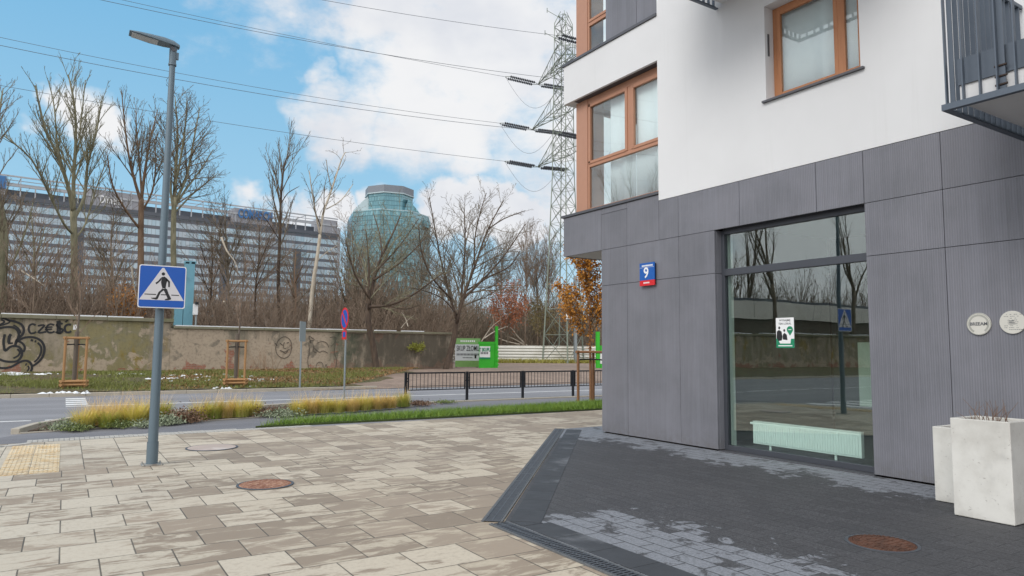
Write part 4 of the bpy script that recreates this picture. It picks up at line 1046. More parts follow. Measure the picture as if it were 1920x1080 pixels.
# ================================================================ pale blue steel frame and camera box behind the wall
M['lblue']=simple('pale_blue_painted_steel',lin((106,156,172)),.55,var=.15,nsc=2,dirt=lin((80,120,136)))
YB=39.
def col3(px0,px1,py0,ztop=None,dep=.5,name='column',mat=None,root=None,zb=.3,yb=YB):
    a=FY(px0,600,yb);c_=FY(px1,600,yb); zt=FY((px0+px1)/2,py0,yb).z
    return bpart(MB().box(a.x,c_.x,yb,yb+dep,zb,zt),name,mat or M['lblue'],root)
rt=empty('blue_steel_frame',(FY(350,600,YB).x,YB,.4),'pale blue steel post pair rising behind the wall, right of the crossing sign','steel frame')
col3(343,350,491,root=rt); col3(354,361,491,root=rt); col3(350,354,494,dep=.2,name='web',root=rt); col3(342,363,489,name='cap',root=rt,zb=FY(350,494,YB).z); col3(328,342,575,name='short_column',root=rt)
rt=empty('camera_housing',(FY(367,590,38.6).x,38.6,.4),'small white box with a dark camera beside the pale blue post','camera')
a=FY(362,590,38.6);c_=FY(371,570,38.6); bpart(MB().box(a.x,c_.x,38.5,38.8,a.z,c_.z),'box',M['wht'],rt)
a=FY(365,571,38.6);c_=FY(371,567,38.6); bpart(MB().box(a.x,c_.x,38.3,38.6,a.z,c_.z),'lens',M['blk'],rt); bpart(MB().tube([(a.x+.1,38.65,.35),(a.x+.1,38.65,FY(362,590,38.6).z)],.05,6),'pole',M['galv'],rt)
# far slim lamp behind the wall
pz=FY(653,505,60.)
rt=empty('street_lamp',(FY(656,620,60.).x,60,.4),'thin grey lamp mast far behind the wall, above the parking ban sign','street lamp')
bpart(MB().tube([(FY(656,620,60.).x,60,.35),(pz.x,60,pz.z)],[.12,.07],8),'pole',M['flash'],rt); bpart(MB().box(pz.x-.3,pz.x+.25,59.9,60.1,pz.z-.02,pz.z+.15),'lamp_head',M['galv'],rt)
# ================================================================ pylon and power lines
M['lat']=simple('weathered_lattice_steel',lin((126,134,122)),.6,.3,var=.15,nsc=1)
M['ins']=flat('dark_insulator',lin((60,56,58)),.4)
def cam2w(l,d): return V((d*.5388+l*.8424,d*.8424-l*.5388))
pc=G(1056,681,.4); PC=V((pc.x,pc.y)); PD=pc.x*.5388+pc.y*.8424
def zat(py,px=1056,P=None):
    P=P or PC; d=ray(px,py); return HC+d.z*P.length/math.hypot(d.x,d.y)
ztop=zat(22)
rt=empty('lattice_pylon',(PC.x,PC.y,.4),'tall steel lattice power pylon rising beside the building','pylon')
WDIR=V((-.99,.116)).normalized(); ADIR=V((WDIR.y,-WDIR.x))    # wires run along WDIR, arms along ADIR
if ADIR.y<0: ADIR=-ADIR
prof=[(0.4,1.32),(zat(500),.98),(zat(330),.72),(zat(100),.62),(zat(45),.6),(ztop,.2)]
def hw(z):
    for (a,wa),(c_,wc) in zip(prof[:-1],prof[1:]):
        if z<=c_: return wa+(wc-wa)*(z-a)/(c_-a)
    return prof[-1][1]
ang=R_(20)
e1=V((math.cos(ang),math.sin(ang))); e2=V((-e1.y,e1.x))
def corner(i,z):
    sx,sy=((1,1),(-1,1),(-1,-1),(1,-1))[i]; q_=PC+e1*hw(z)*sx+e2*hw(z)*sy; return V((q_.x,q_.y,z))
for i in range(4):
    f=MB(); zs=[p[0] for p in prof]
    f.tube([corner(i,z) for z in zs],[.085,.07,.05,.045,.04,.03],4); bpart(f,'leg',M['lat'],rt)
f=MB(); z=.4; 
while z<ztop-.8:
    h=hw(z)*1.9; z2=min(z+h,ztop)
    for i in range(4):
        j=(i+1)%4; f.tube([corner(i,z),corner(j,z2)],.03,3); f.tube([corner(j,z),corner(i,z2)],.03,3)
        f.tube([corner(i,z2),corner(j,z2)],.022,3)
    z=z2
bpart(f,'bracing',M['lat'],rt)
arms={}
for nm,py,reach in (('a',158,5.0),('b',243,6.2),('c',313,5.0)):
    z=zat(py,{'a':1022,'b':1010,'c':1022}[nm],PC+ADIR*reach)
    for sg in (1,-1):
        tip=PC+ADIR*reach*sg; tp=V((tip.x,tip.y,z)); f=MB()
        for w_ in (-1,1):
            r0=PC+WDIR*hw(z)*w_; f.tube([(r0.x,r0.y,z+.0),tp],.045,3); f.tube([(r0.x,r0.y,z+1.9),tp],.04,3)
            for t in (.25,.5,.75):
                a=V((r0.x,r0.y,z)).lerp(tp,t); c_=V((r0.x,r0.y,z+1.9)).lerp(tp,t); c2=V((r0.x,r0.y,z+1.9)).lerp(tp,max(t-.25,0)); f.tube([a,c_],.02,3); f.tube([a,c2],.02,3)
        for t in (.2,.4,.6,.8):
            r0=PC+WDIR*hw(z); r1=PC-WDIR*hw(z); f.tube([V((r0.x,r0.y,z)).lerp(tp,t),V((r1.x,r1.y,z)).lerp(tp,t-.2)],.03,3)
        bpart(f,'cross_arm',M['lat'],rt); arms[(nm,sg)]=tp
for z in (zat(122),):
    for sg in (1,-1):
        tip=PC+ADIR*2.6*sg; f=MB().tube([(PC.x,PC.y,z+1),(tip.x,tip.y,z)],.05,3).tube([(PC.x,PC.y,z),(tip.x,tip.y,z)],.05,3); bpart(f,'earth_wire_arm',M['lat'],rt)
f=MB()
for px,py in ((1022,20),(1018,62),(1030,130)):
    a=cam2w((px-960)/F*PD,PD); zz=zat(py); f.tube([(a.x,a.y,zz),(PC.x,PC.y,zz-.9)],.03,3); f.tube([(a.x,a.y,zz-.2),(a.x,a.y,zz+.25)],.04,3)
bpart(f,'antenna_rod',M['lat'],rt)
bpart(MB().box(PC.x-.9,PC.x-.3,PC.y-1.9,PC.y-1.6,zat(600),zat(590)),'equipment_box',M['wht'],rt)
bpart(MB().tube([(PC.x+.2,PC.y-1.5,.4),(PC.x+.2,PC.y-1.5,zat(520))],.16,8),'riser_duct',M['galv'],rt)
WD3=V((WDIR.x,WDIR.y,0)); M['wire']=flat('grey_conductor',lin((112,118,126)),.5,.3)
wires=[(('a',1),(500,58),(230,0),'highest far'),(('b',1),(500,167),(0,70),'middle far'),(('c',1),(500,243),(0,160),'lowest far'),
       (('a',-1),(820,53),(605,0),''),(('b',-1),(500,70),(190,0),''),(('c',-1),(500,181),(0,85),'')]
IL=3.6
def onplane(P,D3,px,py):   # where the ray meets the vertical plane through P along D3
    n_=V((D3.y,-D3.x)); d=ray(px,py); t=V((P.x,P.y)).dot(n_)/V((d.x,d.y)).dot(n_); q_=V((0,0,HC))+d*t; return (q_-P).dot(D3),q_.z
def insul(tp,dirn,label):
    r2=empty('insulator_string',tuple(tp),label,'insulator','insulator strings on the pylon')
    n_=V((-dirn.y,dirn.x,0)); f=MB(); g_=MB(); e_=tp+dirn*IL+V((0,0,.12))
    for s_ in (-.3,.3):
        a=tp+dirn*.5+n_*s_; c_=tp+dirn*(IL-.4)+n_*s_+V((0,0,.1))
        f.tube([a,c_],.035,5)
        for i in range(14):
            q_=a.lerp(c_,(i+.5)/14); f.tube([q_-dirn*.03,q_+dirn*.03],.13,8)
        g_.tube([tp,a],.03,4); g_.tube([c_,e_],.03,4)
    bpart(f,'insulator_discs',M['ins'],r2); bpart(g_,'yoke',M['lat'],r2); return e_
wpos={'a':'upper','b':'middle','c':'lower'}
for (key,pA,pB,nm) in wires:
    tp=arms[key]; far='far' if key[1]==1 else 'near'
    st=insul(tp,WD3,f'dark double insulator string at the tip of the {wpos[key[0]]} {far} cross arm, pulling left')
    s1,z1=onplane(st,WD3,*pA); s2,z2=onplane(st,WD3,*pB)
    A_=np.array([[s1*s1,s1],[s2*s2,s2]]); 
    co=np.linalg.solve(A_,np.array([z1-st.z,z2-st.z])); qa=min(max(co[0],-.001),.0016); lb=(z2-st.z-qa*s2*s2)/s2
    n_=40; L=130.; P=[st+WD3*(L*i/n_)+V((0,0,qa*(L*i/n_)**2+lb*(L*i/n_))) for i in range(n_+1)]
    f=MB().tube(P,.017,4); o=f.build('power_line',M['wire'],None,origin=tuple(st))
    tag(o,f'thin overhead wire running left across the sky from the {wpos[key[0]]} {far} arm of the pylon','power line','overhead wires')
    # jumper loop
    q2=tp-WD3*2.5+V((0,0,.1)); P=[st.lerp(q2,t)-V((0,0,2.6*math.sin(math.pi*t))) for t in [i/14 for i in range(15)]]
    tag(MB().tube(P,.016,4).build('jumper_cable',M['wire'],None,origin=tuple(st)),f'slack jumper cable drooping under the {wpos[key[0]]} {far} cross arm','cable','slack loops under the cross arms')
for key in (('a',1),('b',1),('c',1)):
    tp=arms[key]; insul(tp,-WD3,f'dark insulator string right of the {wpos[key[0]]} cross arm tip, sloping to the far side')
# ================================================================ far buildings
def bandmat(name,fh,glass,dark,mull=1.35,fr=.62,z0=0.,var=.5):
    q=mk(name,.35)
    x,y,z=q.sep(q.co)[:3]
    fz=q.m('FRACT',q.m('DIVIDE',q.m('SUBTRACT',z,z0),fh)); ci=q.m('FLOOR',q.m('DIVIDE',q.m('ADD',x,500.),mull)); ri=q.m('FLOOR',q.m('DIVIDE',q.m('SUBTRACT',z,z0),fh))
    rnd=q.wn(q.comb(ci,ri,3.)); big=q.wn(q.comb(q.m('FLOOR',q.m('DIVIDE',q.m('ADD',x,500.),13.)),ri,1.))
    isg=q.m('LESS_THAN',fz,fr)
    g_=q.mix(rnd,glass[0],glass[1]); g_=q.mix(q.m('MULTIPLY',big,var),g_,glass[2])
    mu=q.m('GREATER_THAN',q.m('FRACT',q.m('DIVIDE',q.m('ADD',x,500.),mull)),.88)
    g_=q.mix(q.m('MULTIPLY',mu,.5),g_,dark[0])
    c=q.mix(isg,q.mix(rnd,dark[0],dark[1]),g_)
    q.put(q.p.inputs['Base Color'],c); q.put(q.p.inputs['Roughness'],q.m('SUBTRACT',.6,q.m('MULTIPLY',isg,.45)))
    return q.mat
OY=300.
# the block's front runs from its right end (pixel 634) away to the left, turned a little towards the camera
O1=FY(634,412,OY); zt_=O1.z; 
dL=ray(0,328); tL=(zt_-HC)/dL.z; O0=V((0,0,HC))+dL*tL; 
OD=V((O1.x-O0.x,O1.y-O0.y)).normalized(); ORZ=math.atan2(OD.y,OD.x)
def os_(px,py=400):      # distance along the front (negative to the left of its right end)
    n_=V((OD.y,-OD.x)); d=ray(px,py); t=V((O1.x,O1.y)).dot(n_)/V((d.x,d.y)).dot(n_); q_=V((0,0,HC))+d*t; return (V((q_.x,q_.y))-V((O1.x,O1.y))).dot(OD)
zf=(HC+ray(634,445).z*V((O1.x,O1.y)).length/math.hypot(*ray(634,445)[:2]))
fh=3.35; nf=int(zf/fh); zf=nf*fh+.3; xl=os_(-150); xr=0.
M['office']=bandmat('banded_office_facade',fh,(lin((162,192,206)),lin((190,208,218)),lin((160,158,164))),(lin((96,102,112)),lin((108,108,114))))
M['ofg']=simple('grey_office_panel',lin((150,150,156)),.6,var=.08,nsc=.2); M['ofd']=simple('dark_office_recess',lin((86,90,98)),.6,var=.2,nsc=.4); M['oflight']=simple('pale_roof_steel',lin((170,172,176)),.5,.2,var=.1,nsc=.3)
rt=empty('office_block',(0,0,0),'long grey office block with banded windows and blue roof lettering, behind the bare trees','office building')
bpart(MB().box(xl,xr,0,26,0,zf),'facade',M['office'],rt)
for px in (150,425,560):
    x_=os_(px); bpart(MB().box(x_-1.7,x_+1.7,-.05,.5,0,zf-7.2),'stair_recess',M['ofd'],rt)
bpart(MB().box(xl,xr+.3,-.5,.0,zf-.1,zf+1.3),'parapet',M['ofd'],rt)
for a,c_ in ((-60,8),(160,262),(440,512),(600,634)): bpart(MB().box(os_(a),os_(c_),.5,9,zf+1.3,zt_-.5),'roof_panel',M['ofg'],rt)
bpart(MB().box(xl,xr-1,5,14,zf,zf+4.2),'plant_room',M['ofd'],rt)
f=MB(); x_=xl
while x_<xr: f.box(x_,x_+.35,.3,.8,zf+1.3,zf+4.6); x_+=4.2
f.box(xl,xr,.25,.85,zf+4.6,zf+5.3); f.box(xl,xr,.2,.6,zt_,zt_+.5); f.box(xl,xr,4,4.4,zt_-1.8,zt_-1.4); f.box(xl,xr,2,2.3,zt_-.9,zt_-.7)
x_=xl
while x_<xr: f.box(x_,x_+.22,.3,.55,zf+5.3,zt_); f.box(x_,x_+.2,.5,14,zt_-.1,zt_+.15); x_+=8.4
bpart(f,'roof_frame',M['oflight'],rt)
M['letblue']=simple('blue_sign_letters',lin((60,116,172)),.5,var=.05)
a=os_(447);c_=os_(511); text_mesh('COMARCH',5.2,(a/2+c_/2,-.1,zt_-2.8),(1,0,0),(0,0,1),M['letblue'],'roof_lettering',rt,ext=.2,bold=.1,fit=(c_-a))
a=os_(186);c_=os_(228); text_mesh('Dimens',4.0,(a/2+c_/2,.3,zt_-4.),(1,0,0),(0,0,1),M['wht'],'panel_lettering',rt,ext=.15,bold=.05,fit=(c_-a))
bpart(MB().box(os_(-30),os_(8),-.1,.4,zt_-4.4,zt_-.2),'blue_panel',M['letblue'],rt)
bpart(MB().box(xr+.4,xr+3.2,4,12,0,zt_-3),'white_end_tower',M['oflight'],rt)
rt.location=(O1.x,O1.y,0); rt.rotation_euler=(0,0,ORZ)
# glass tower
TD=262.; tc_=cam2w((723-960)/F*TD,TD)
M['tg']=None
q=mk('green_curtain_wall',.15,.3)
x,y,z=q.sep(q.co)[:3]
an=q.m('ARCTAN2',y,x)
ui=q.m('MULTIPLY',an,14.); gz=q.m('DIVIDE',z,1.7)
cell=q.wn(q.comb(q.m('FLOOR',ui),q.m('FLOOR',gz),1.)); 
ln=q.m('MAXIMUM',q.m('GREATER_THAN',q.m('FRACT',ui),.84),q.m('GREATER_THAN',q.m('FRACT',gz),.84))
c=q.mix(q.m('MULTIPLY',cell,.9),lin((86,128,136)),lin((124,164,170))); c=q.mix(q.ss(q.noise(q.co,.09,3),.45,.7),c,lin((104,148,158)))
c=q.mix(q.m('MULTIPLY',ln,.7),c,lin((52,84,92))); q.put(q.p.inputs['Base Color'],c); q.p.inputs['Specular IOR Level'].default_value=.6; M['tg']=q.mat
M['drum']=simple('grey_ribbed_drum',lin((120,126,134)),.6,var=.06,nsc=.3); M['twht']=simple('pale_tower_trim',lin((170,186,190)),.5,var=.05)
tz=lambda py: HC+(652.5-py)*TD/F
rt=empty('glass_tower',(tc_.x,tc_.y,0),'green glass tower with an octagonal grey crown, right of the office block','office tower')
def octa(mb,z0,r0,z1,r1,ph=22.5):
    K=len(mb.v)
    for z_,r in ((z0,r0),(z1,r1)):
        for i in range(8): a=R_(ph+45*i)+.57; mb.v.append((tc_.x+r*math.cos(a),tc_.y+r*math.sin(a),z_))
    for i in range(8): mb.f.append((K+i,K+(i+1)%8,K+8+(i+1)%8,K+8+i)); mb.mi.append(0)
    mb.f.append(tuple(K+8+i for i in range(8))); mb.f.append(tuple(K+7-i for i in range(8))); mb.mi+=[0,0]
f=MB(); octa(f,0,15.9,tz(414),15.9); bpart(f,'lower_shaft',M['tg'],rt)
f=MB(); octa(f,tz(414),15.9,tz(404),15.2); bpart(f,'sloping_shoulder',M['tg'],rt)
f=MB(); octa(f,tz(404)+.01,8.9,tz(366),8.9); bpart(f,'upper_shaft',M['tg'],rt)
f=MB(); octa(f,tz(404.5),15.0,tz(402.5),15.0); octa(f,tz(367),9.5,tz(365),9.5); bpart(f,'trim',M['twht'],rt)
f=MB(); octa(f,tz(365),9.3,tz(352),9.3); octa(f,tz(352),8.6,tz(350.5),8.0); bpart(f,'crown',M['drum'],rt)
# raking wings left and right of the upper shaft
lr=V((.8424,-.5388)); dr=V((.5388,.8424))
for sg,za,zb_,r0,r1 in ((-1,tz(370),tz(396),7.2,13.),(1,tz(374),tz(420),8.,16.)):
    f=MB(); P=[]
    for dd in (-5.,5.):
        for rr_,zz in ((r0-2,tz(404)),(r1,tz(404) if sg<0 else tz(430)),(r1-.6,zb_),(r0,za)):
            q_=tc_+lr*rr_*sg+dr*dd; P.append((q_.x,q_.y,zz))
    f.add(P,[(0,1,2,3),(7,6,5,4),(0,4,5,1),(1,5,6,2),(2,6,7,3),(3,7,4,0)]); bpart(f,'raking_wing',M['tg'] if sg>0 else M['twht'],rt)
# ================================================================ trees
B1=bark('bark_grey_brown',lin((92,82,68)),lin((124,112,94))); B2=bark('bark_green_grey',lin((100,98,76)),lin((136,130,106)))
B3=bark('bark_pale_birch',lin((168,156,138)),lin((196,186,170))); B4=bark('bark_dark',lin((64,52,44)),lin((92,76,62)))
B5=bark('twig_brown',lin((112,96,82)),lin((146,128,110))); B6=bark('twig_reddish',lin((120,100,84)),lin((148,128,110)))
def wob(rnd,p,d,L,n,jit,upb):
    pts=[p]; d=d.normalized()
    for i in range(n):
        d=(d+V((rnd.uniform(-jit,jit),rnd.uniform(-jit,jit),rnd.uniform(-jit,jit)+upb))).normalized(); p=p+d*(L/n); pts.append(p)
    return pts
def sprout(mb,rnd,pts,r0,r1,lvl,P,f0=.25):
    """side branches along a limb; lvl counts down"""
    L=sum((b_-a).length for a,b_ in zip(pts[:-1],pts[1:])); n=max(2,int(P['dens'][lvl]*L)); m_=len(pts)-1
    for k in range(n):
        t=f0+(1-f0)*(k+rnd.random())/n; u=min(t*m_,m_-1e-3); i=int(u); fr_=u-i
        p=pts[i].lerp(pts[i+1],fr_); tg=(pts[i+1]-pts[i]).normalized(); r=r0+(r1-r0)*t
        ax=tg.cross(V((rnd.gauss(0,1),rnd.gauss(0,1),rnd.gauss(0,1)))).normalized()
        a=R_(rnd.uniform(*P['ang'])); d=tg*math.cos(a)+ax*math.sin(a); d=V((d.x,d.y,d.z+P['up']))
        l=L*P['len'][lvl]*(1.12-t*.75)*rnd.uniform(.55,1.2); l=min(l,P['max'][lvl])
        rb=max(P['rmin'],min(r*.6,l*.013+.004)); re=max(P['rmin']*.7,rb*.3)
        q_=wob(rnd,p,d,l,4 if lvl>1 else 3,P['jit'],P['upb'])
        mb.tube(q_,[rb+(re-rb)*s/(len(q_)-1) for s in range(len(q_))],4 if lvl>1 else 3,cap=False)
        if lvl>0: sprout(mb,rnd,q_,rb,re,lvl-1,P)
UPR=dict(dens=[5.4,4.0,3.4],ang=(18,44),up=.35,len=[.5,.46,.42],max=[1.0,2.0,3.6],jit=.13,upb=.06,rmin=.0085)
SPR=dict(dens=[5.2,4.0,3.0],ang=(25,58),up=.16,len=[.5,.5,.5],max=[1.0,2.1,4.2],jit=.2,upb=.03,rmin=.0085)
def leader_pts(pl,Y,dy,rnd):
    n=len(pl); P=[]
    for i,(a,c_) in enumerate(pl):
        t=i/(n-1); P.append(FY(a,c_,Y+dy*t+ (rnd.uniform(-.1,.1) if 0<i<n-1 else 0)))
    Q=[]
    for i in range(n-1):
        p0,p1,p2,p3=P[max(i-1,0)],P[i],P[i+1],P[min(i+2,n-1)]
        for t in (0,.33,.66): Q.append(.5*((2*p1)+(-p0+p2)*t+(2*p0-5*p1+4*p2-p3)*t*t+(-p0+3*p1-3*p2+p3)*t**3))
    Q.append(P[-1]); return Q
def tree(label,Y,leaders,seed,P,mat,tmat,group='bare trees beyond the wall',name='bare_tree',zb=None,lv=2):
    """leaders: (pixel polyline measured on the tree's own depth plane, depth lean, r0, r1, sprout from fraction or None)"""
    rnd=random.Random(seed); first=leader_pts(leaders[0][0],Y,leaders[0][1],rnd); base=first[0].copy(); base.z=hz(base.x,base.y)-.1
    rt=empty(name,tuple(base),label,'tree',group)
    tr=MB(); cr=MB()
    for i,(pl,dy,r0,r1,f0) in enumerate(leaders):
        q_=leader_pts(pl,Y,dy,rnd)
        if i==0: q_=[base]+q_
        r0*=.56; m_=len(q_)-1; rad=[max(.012,r0*(1-s/m_)**.85+r1*(s/m_)) for s in range(m_+1)] if f0 is not None else [r0+(r1*.56-r0)*s/m_ for s in range(m_+1)]
        tr.tube(q_,rad,8)
        if f0 is not None: sprout(cr,rnd,q_,r0,r1,lv,P,f0)
    bpart(tr,'trunk',mat,rt,smooth=True); bpart(cr,'crown',tmat,rt)
    return rt
GT='bare trees beyond the wall'
tree('tall bare poplar with three leaders at the left, its crown against the small cloud',44,[
 ([(140,600),(139,520),(139,450),(137,395)],0,.34,.27,None),([(137,400),(128,350),(105,285),(84,240),(66,160)],-2,.2,.03,.15),([(138,398),(138,330),(142,270),(140,200),(128,140)],.5,.19,.03,.15),
 ([(139,410),(158,370),(164,310),(180,250),(190,190)],2,.17,.03,.2),([(138,440),(120,420),(95,370),(60,300),(8,255)],-3,.12,.03,.35),([(139,450),(160,420),(178,360),(200,300)],2,.10,.02,.3),([(106,290),(105,240),(100,190),(90,150)],1,.08,.02,.1),([(165,310),(150,260),(155,200),(160,150)],-1,.08,.02,.1)],1,UPR,B2,B2)
tree('tall bare tree forking low, immediately left of the street lamp',46,[
 ([(262,600),(264,520),(264,440),(265,372)],0,.36,.25,None),([(265,380),(250,330),(238,270),(228,172)],-1,.17,.02,.2),([(265,375),(272,320),(280,270),(296,205)],1,.17,.02,.2),([(263,430),(240,400),(212,350),(200,285)],-2,.14,.02,.3),
 ([(266,372),(262,310),(256,250),(255,200)],1.5,.12,.02,.2),([(264,400),(285,360),(292,310),(290,260)],2,.12,.02,.2)],2,UPR,bark('bark_red_brown',lin((100,78,60)),lin((130,106,84))),B1)
tree('bushy bare tree with a fan shaped crown, immediately right of the street lamp',45,[
 ([(328,600),(326,520),(325,440),(327,370)],0,.33,.24,None),([(327,375),(330,310),(333,250),(328,180)],0,.2,.02,.1),([(328,380),(350,330),(362,270),(375,200)],1,.17,.02,.1),([(327,390),(345,360),(375,320),(400,280)],1.5,.14,.02,.1),
 ([(326,400),(318,340),(316,280),(318,200)],-1,.14,.02,.15),([(327,400),(360,365),(385,345),(408,325)],2,.1,.02,.2),([(326,360),(340,290),(348,230),(350,190)],-2,.13,.02,.1)],3,SPR,B2,B1)
tree('bare tree trunk at the very left edge of the picture with a leaning limb',42,[
 ([(2,600),(3,520),(4,440),(-6,380)],0,.36,.26,.3),([(-6,385),(-10,300),(-4,230),(6,165)],0,.2,.02,.1),([(-6,385),(-40,300),(-60,220)],1,.2,.03,.1),([(4,520),(30,480),(52,420),(62,380)],-1,.10,.02,.1)],4,UPR,B2,B1)
tree('slender dark bare tree with a sparse top, left of the pale birch',50,[
 ([(524,610),(522,520),(525,440),(527,370),(533,310),(543,290)],0,.25,.03,.35),([(528,380),(540,362),(560,350)],1,.07,.02,.1),([(524,450),(505,420),(490,400)],-1,.07,.02,.2)],5,dict(UPR,dens=[4,2.6,1.5]),B4,B1)
tree('pale barked birch leaning right with a forked open crown',43,[
 ([(580,612),(586,540),(595,480),(600,440)],0,.24,.17,None),([(600,445),(606,400),(622,355),(640,300),(648,285)],0,.15,.02,.05),([(600,442),(592,400),(585,360),(580,320)],-1,.11,.02,.1),([(612,392),(640,375),(662,345)],1,.07,.02,.1),([(594,490),(610,475),(632,460)],.5,.05,.02,.2),
 ([(622,355),(615,325),(612,300)],-1,.06,.02,.1)],6,dict(SPR,dens=[4,2.8,1.8]),B3,B1)
tree('thick leaning bare tree in front of the wall with long low boughs spreading right',35.9,[
 ([(706,692),(700,650),(690,600),(692,570)],.3,.36,.26,None),([(692,572),(702,520),(716,480),(740,430),(752,400)],1.5,.19,.02,.1),([(692,575),(730,572),(770,555),(806,530),(830,512)],-2,.15,.02,.1),([(691,580),(692,520),(690,470),(685,430)],0,.14,.02,.1),
 ([(700,525),(740,500),(775,470),(802,440)],1,.12,.02,.1),([(693,560),(668,520),(655,480),(648,450)],-1,.11,.02,.1),([(716,480),(712,440),(700,400)],2,.10,.02,.1),([(725,572),(760,580),(790,570)],-1,.06,.015,.2),([(708,505),(750,460),(785,410)],2.5,.1,.02,.1)],7,dict(SPR,rmin=.008),B4,B2,group=None)
tree('big spreading bare tree at the right end of the wall, rising beside the scrap board',36.5,[
 ([(836,690),(850,640),(856,600)],.2,.38,.26,None),([(857,605),(868,560),(890,500),(915,430),(945,375)],0,.2,.02,.1),([(857,600),(842,550),(825,480),(805,370)],1,.16,.02,.15),([(868,560),(900,530),(945,480),(985,420)],-1,.15,.02,.1),([(862,580),(870,500),(872,440),(870,390)],1.5,.14,.02,.1),
 ([(890,500),(890,450),(900,400),(912,362)],2,.11,.02,.1),([(846,560),(810,520),(790,470),(785,420)],-1.5,.11,.02,.15),([(875,545),(915,520),(955,500),(975,470)],-2,.1,.02,.1),([(915,430),(945,410),(985,395)],-1,.08,.02,.1),([(857,590),(830,560),(795,545),(770,540)],-2,.07,.02,.2)],8,dict(SPR,rmin=.008),B4,B1,group=None)
# slimmer trees further back, each from its own foot
def slim(label,px,Y,top,seed,r=.16,lean=0,mat=B1,P=UPR,dens=1.):
    y0=600; t=top; P2=dict(P,dens=[d*dens for d in P['dens']])
    rnd=random.Random(seed); h=y0-t
    L=[([(px,y0),(px+lean*.3+rnd.uniform(-3,3),y0-h*.35),(px+lean*.6+rnd.uniform(-3,3),y0-h*.65),(px+lean,t)],0,r,.02,.3)]
    for k in range(3):
        f_=rnd.uniform(.25,.55); s_=rnd.choice((-1,1)); x0=px+lean*f_
        L.append(([(x0,y0-h*f_),(x0+s_*h*.06,y0-h*(f_+.14)),(x0+s_*h*.12+lean*.3,y0-h*(f_+.32))],rnd.uniform(-2,2),r*.45,.02,.15))
    tree(label,Y,L,seed,P2,mat,B5 if seed%2 else B1)
slim('grey bare tree low behind the wall between the left poplar and the left edge',70,52,395,21,.17,-12,B2,SPR,.8)
slim('bare tree behind the wall, halfway between the tall poplar and the lamp',205,50,400,22,.15,8,B1,SPR,.8)
slim('thin bare tree just right of the blue steel posts',392,50,430,23,.14,5,B4,SPR,.9)
slim('bare tree standing before the office recess, left of the blue roof lettering',430,48,400,24,.15,-10,B1,SPR,.9)
slim('bare tree in the gap below the blue roof lettering',478,52,420,25,.15,8,B4,SPR,.9)
slim('reddish bare dead looking tree between the slender tree and the birch',552,49,470,26,.17,3,bark('bark_dead',lin((124,98,78)),lin((150,124,102))),SPR,.7)
slim('bare tree hiding the left side of the glass tower',665,54,420,27,.14,-6,B1,SPR,.9)
slim('bare tree in front of the right side of the glass tower',790,56,440,28,.14,6,B5,SPR,.9)
slim('tall thin bare tree, leftmost of the three left of the pylon',985,58,450,29,.13,4,B5,UPR,1.1)
slim('tall thin bare tree, middle one of the three left of the pylon',1008,62,470,30,.13,-3,B5,UPR,1.1)
slim('tall thin bare tree, nearest to the pylon on its left',1030,60,455,31,.13,3,B5,UPR,1.1)
slim('bare tree filling the gap between the big spreading tree and the orange tree',940,60,455,32,.14,5,B5,SPR,1.)
# trees beyond the left edge: they stand in the mirror of the shop window
for i,(X,Y,h) in enumerate(((-30,45.5,19),(-36,60,24),(-42,45,20),(-48,62,25),(-55,45,20),(-62,64,26),(-24,45,18))):
    rnd=random.Random(90+i); b0=V((X,Y,.3)); tr=MB();cr=MB()
    rt=empty('bare_tree',(X,Y,.3),['bare grey tree mirrored in the shop window','tall bare tree mirrored in the shop window'][i%2]+[', broad',', slim',', leaning',', many stemmed',', the tallest',', half hidden',', the farthest'][i],'tree','mirrored bare trees left of the view')
    q_=wob(rnd,b0,V((0,0,1)),h*.4,4,.05,.1); tr.tube(q_,[.3-.03*k for k in range(5)],8)
    for k in range(5):
        d=V((rnd.uniform(-.4,.4),rnd.uniform(-.4,.4),1)); q2=wob(rnd,q_[-1-(k%2)],d,h*.6,6,.1,.04); tr.tube(q2,[.13-.019*s for s in range(7)],6); sprout(cr,rnd,q2,.15,.02,1,dict(UPR,dens=[1.6,1.6,1.4]),.1)
    bpart(tr,'trunk',B1,rt,smooth=True); bpart(cr,'crown',B1,rt)
# long low shed beyond the wall on the left: seen only mirrored in the shop glass
rt=empty('storage_shed',(-45,47,.4),'long low dark shed with a broad white fascia, beyond the wall left of the view','shed')
bpart(MB().box(-90,-16,47,55,.3,4.9),'wall',simple('shed_wall',lin((92,84,74)),.9,var=.2,nsc=.4),rt)
bpart(MB().box(-90.2,-15.8,46.8,55.2,4.9,6.7),'fascia',M['wfence'],rt); bpart(MB().box(-90,-16,47,55,6.7,7.0),'roof',M['ofd'],rt)
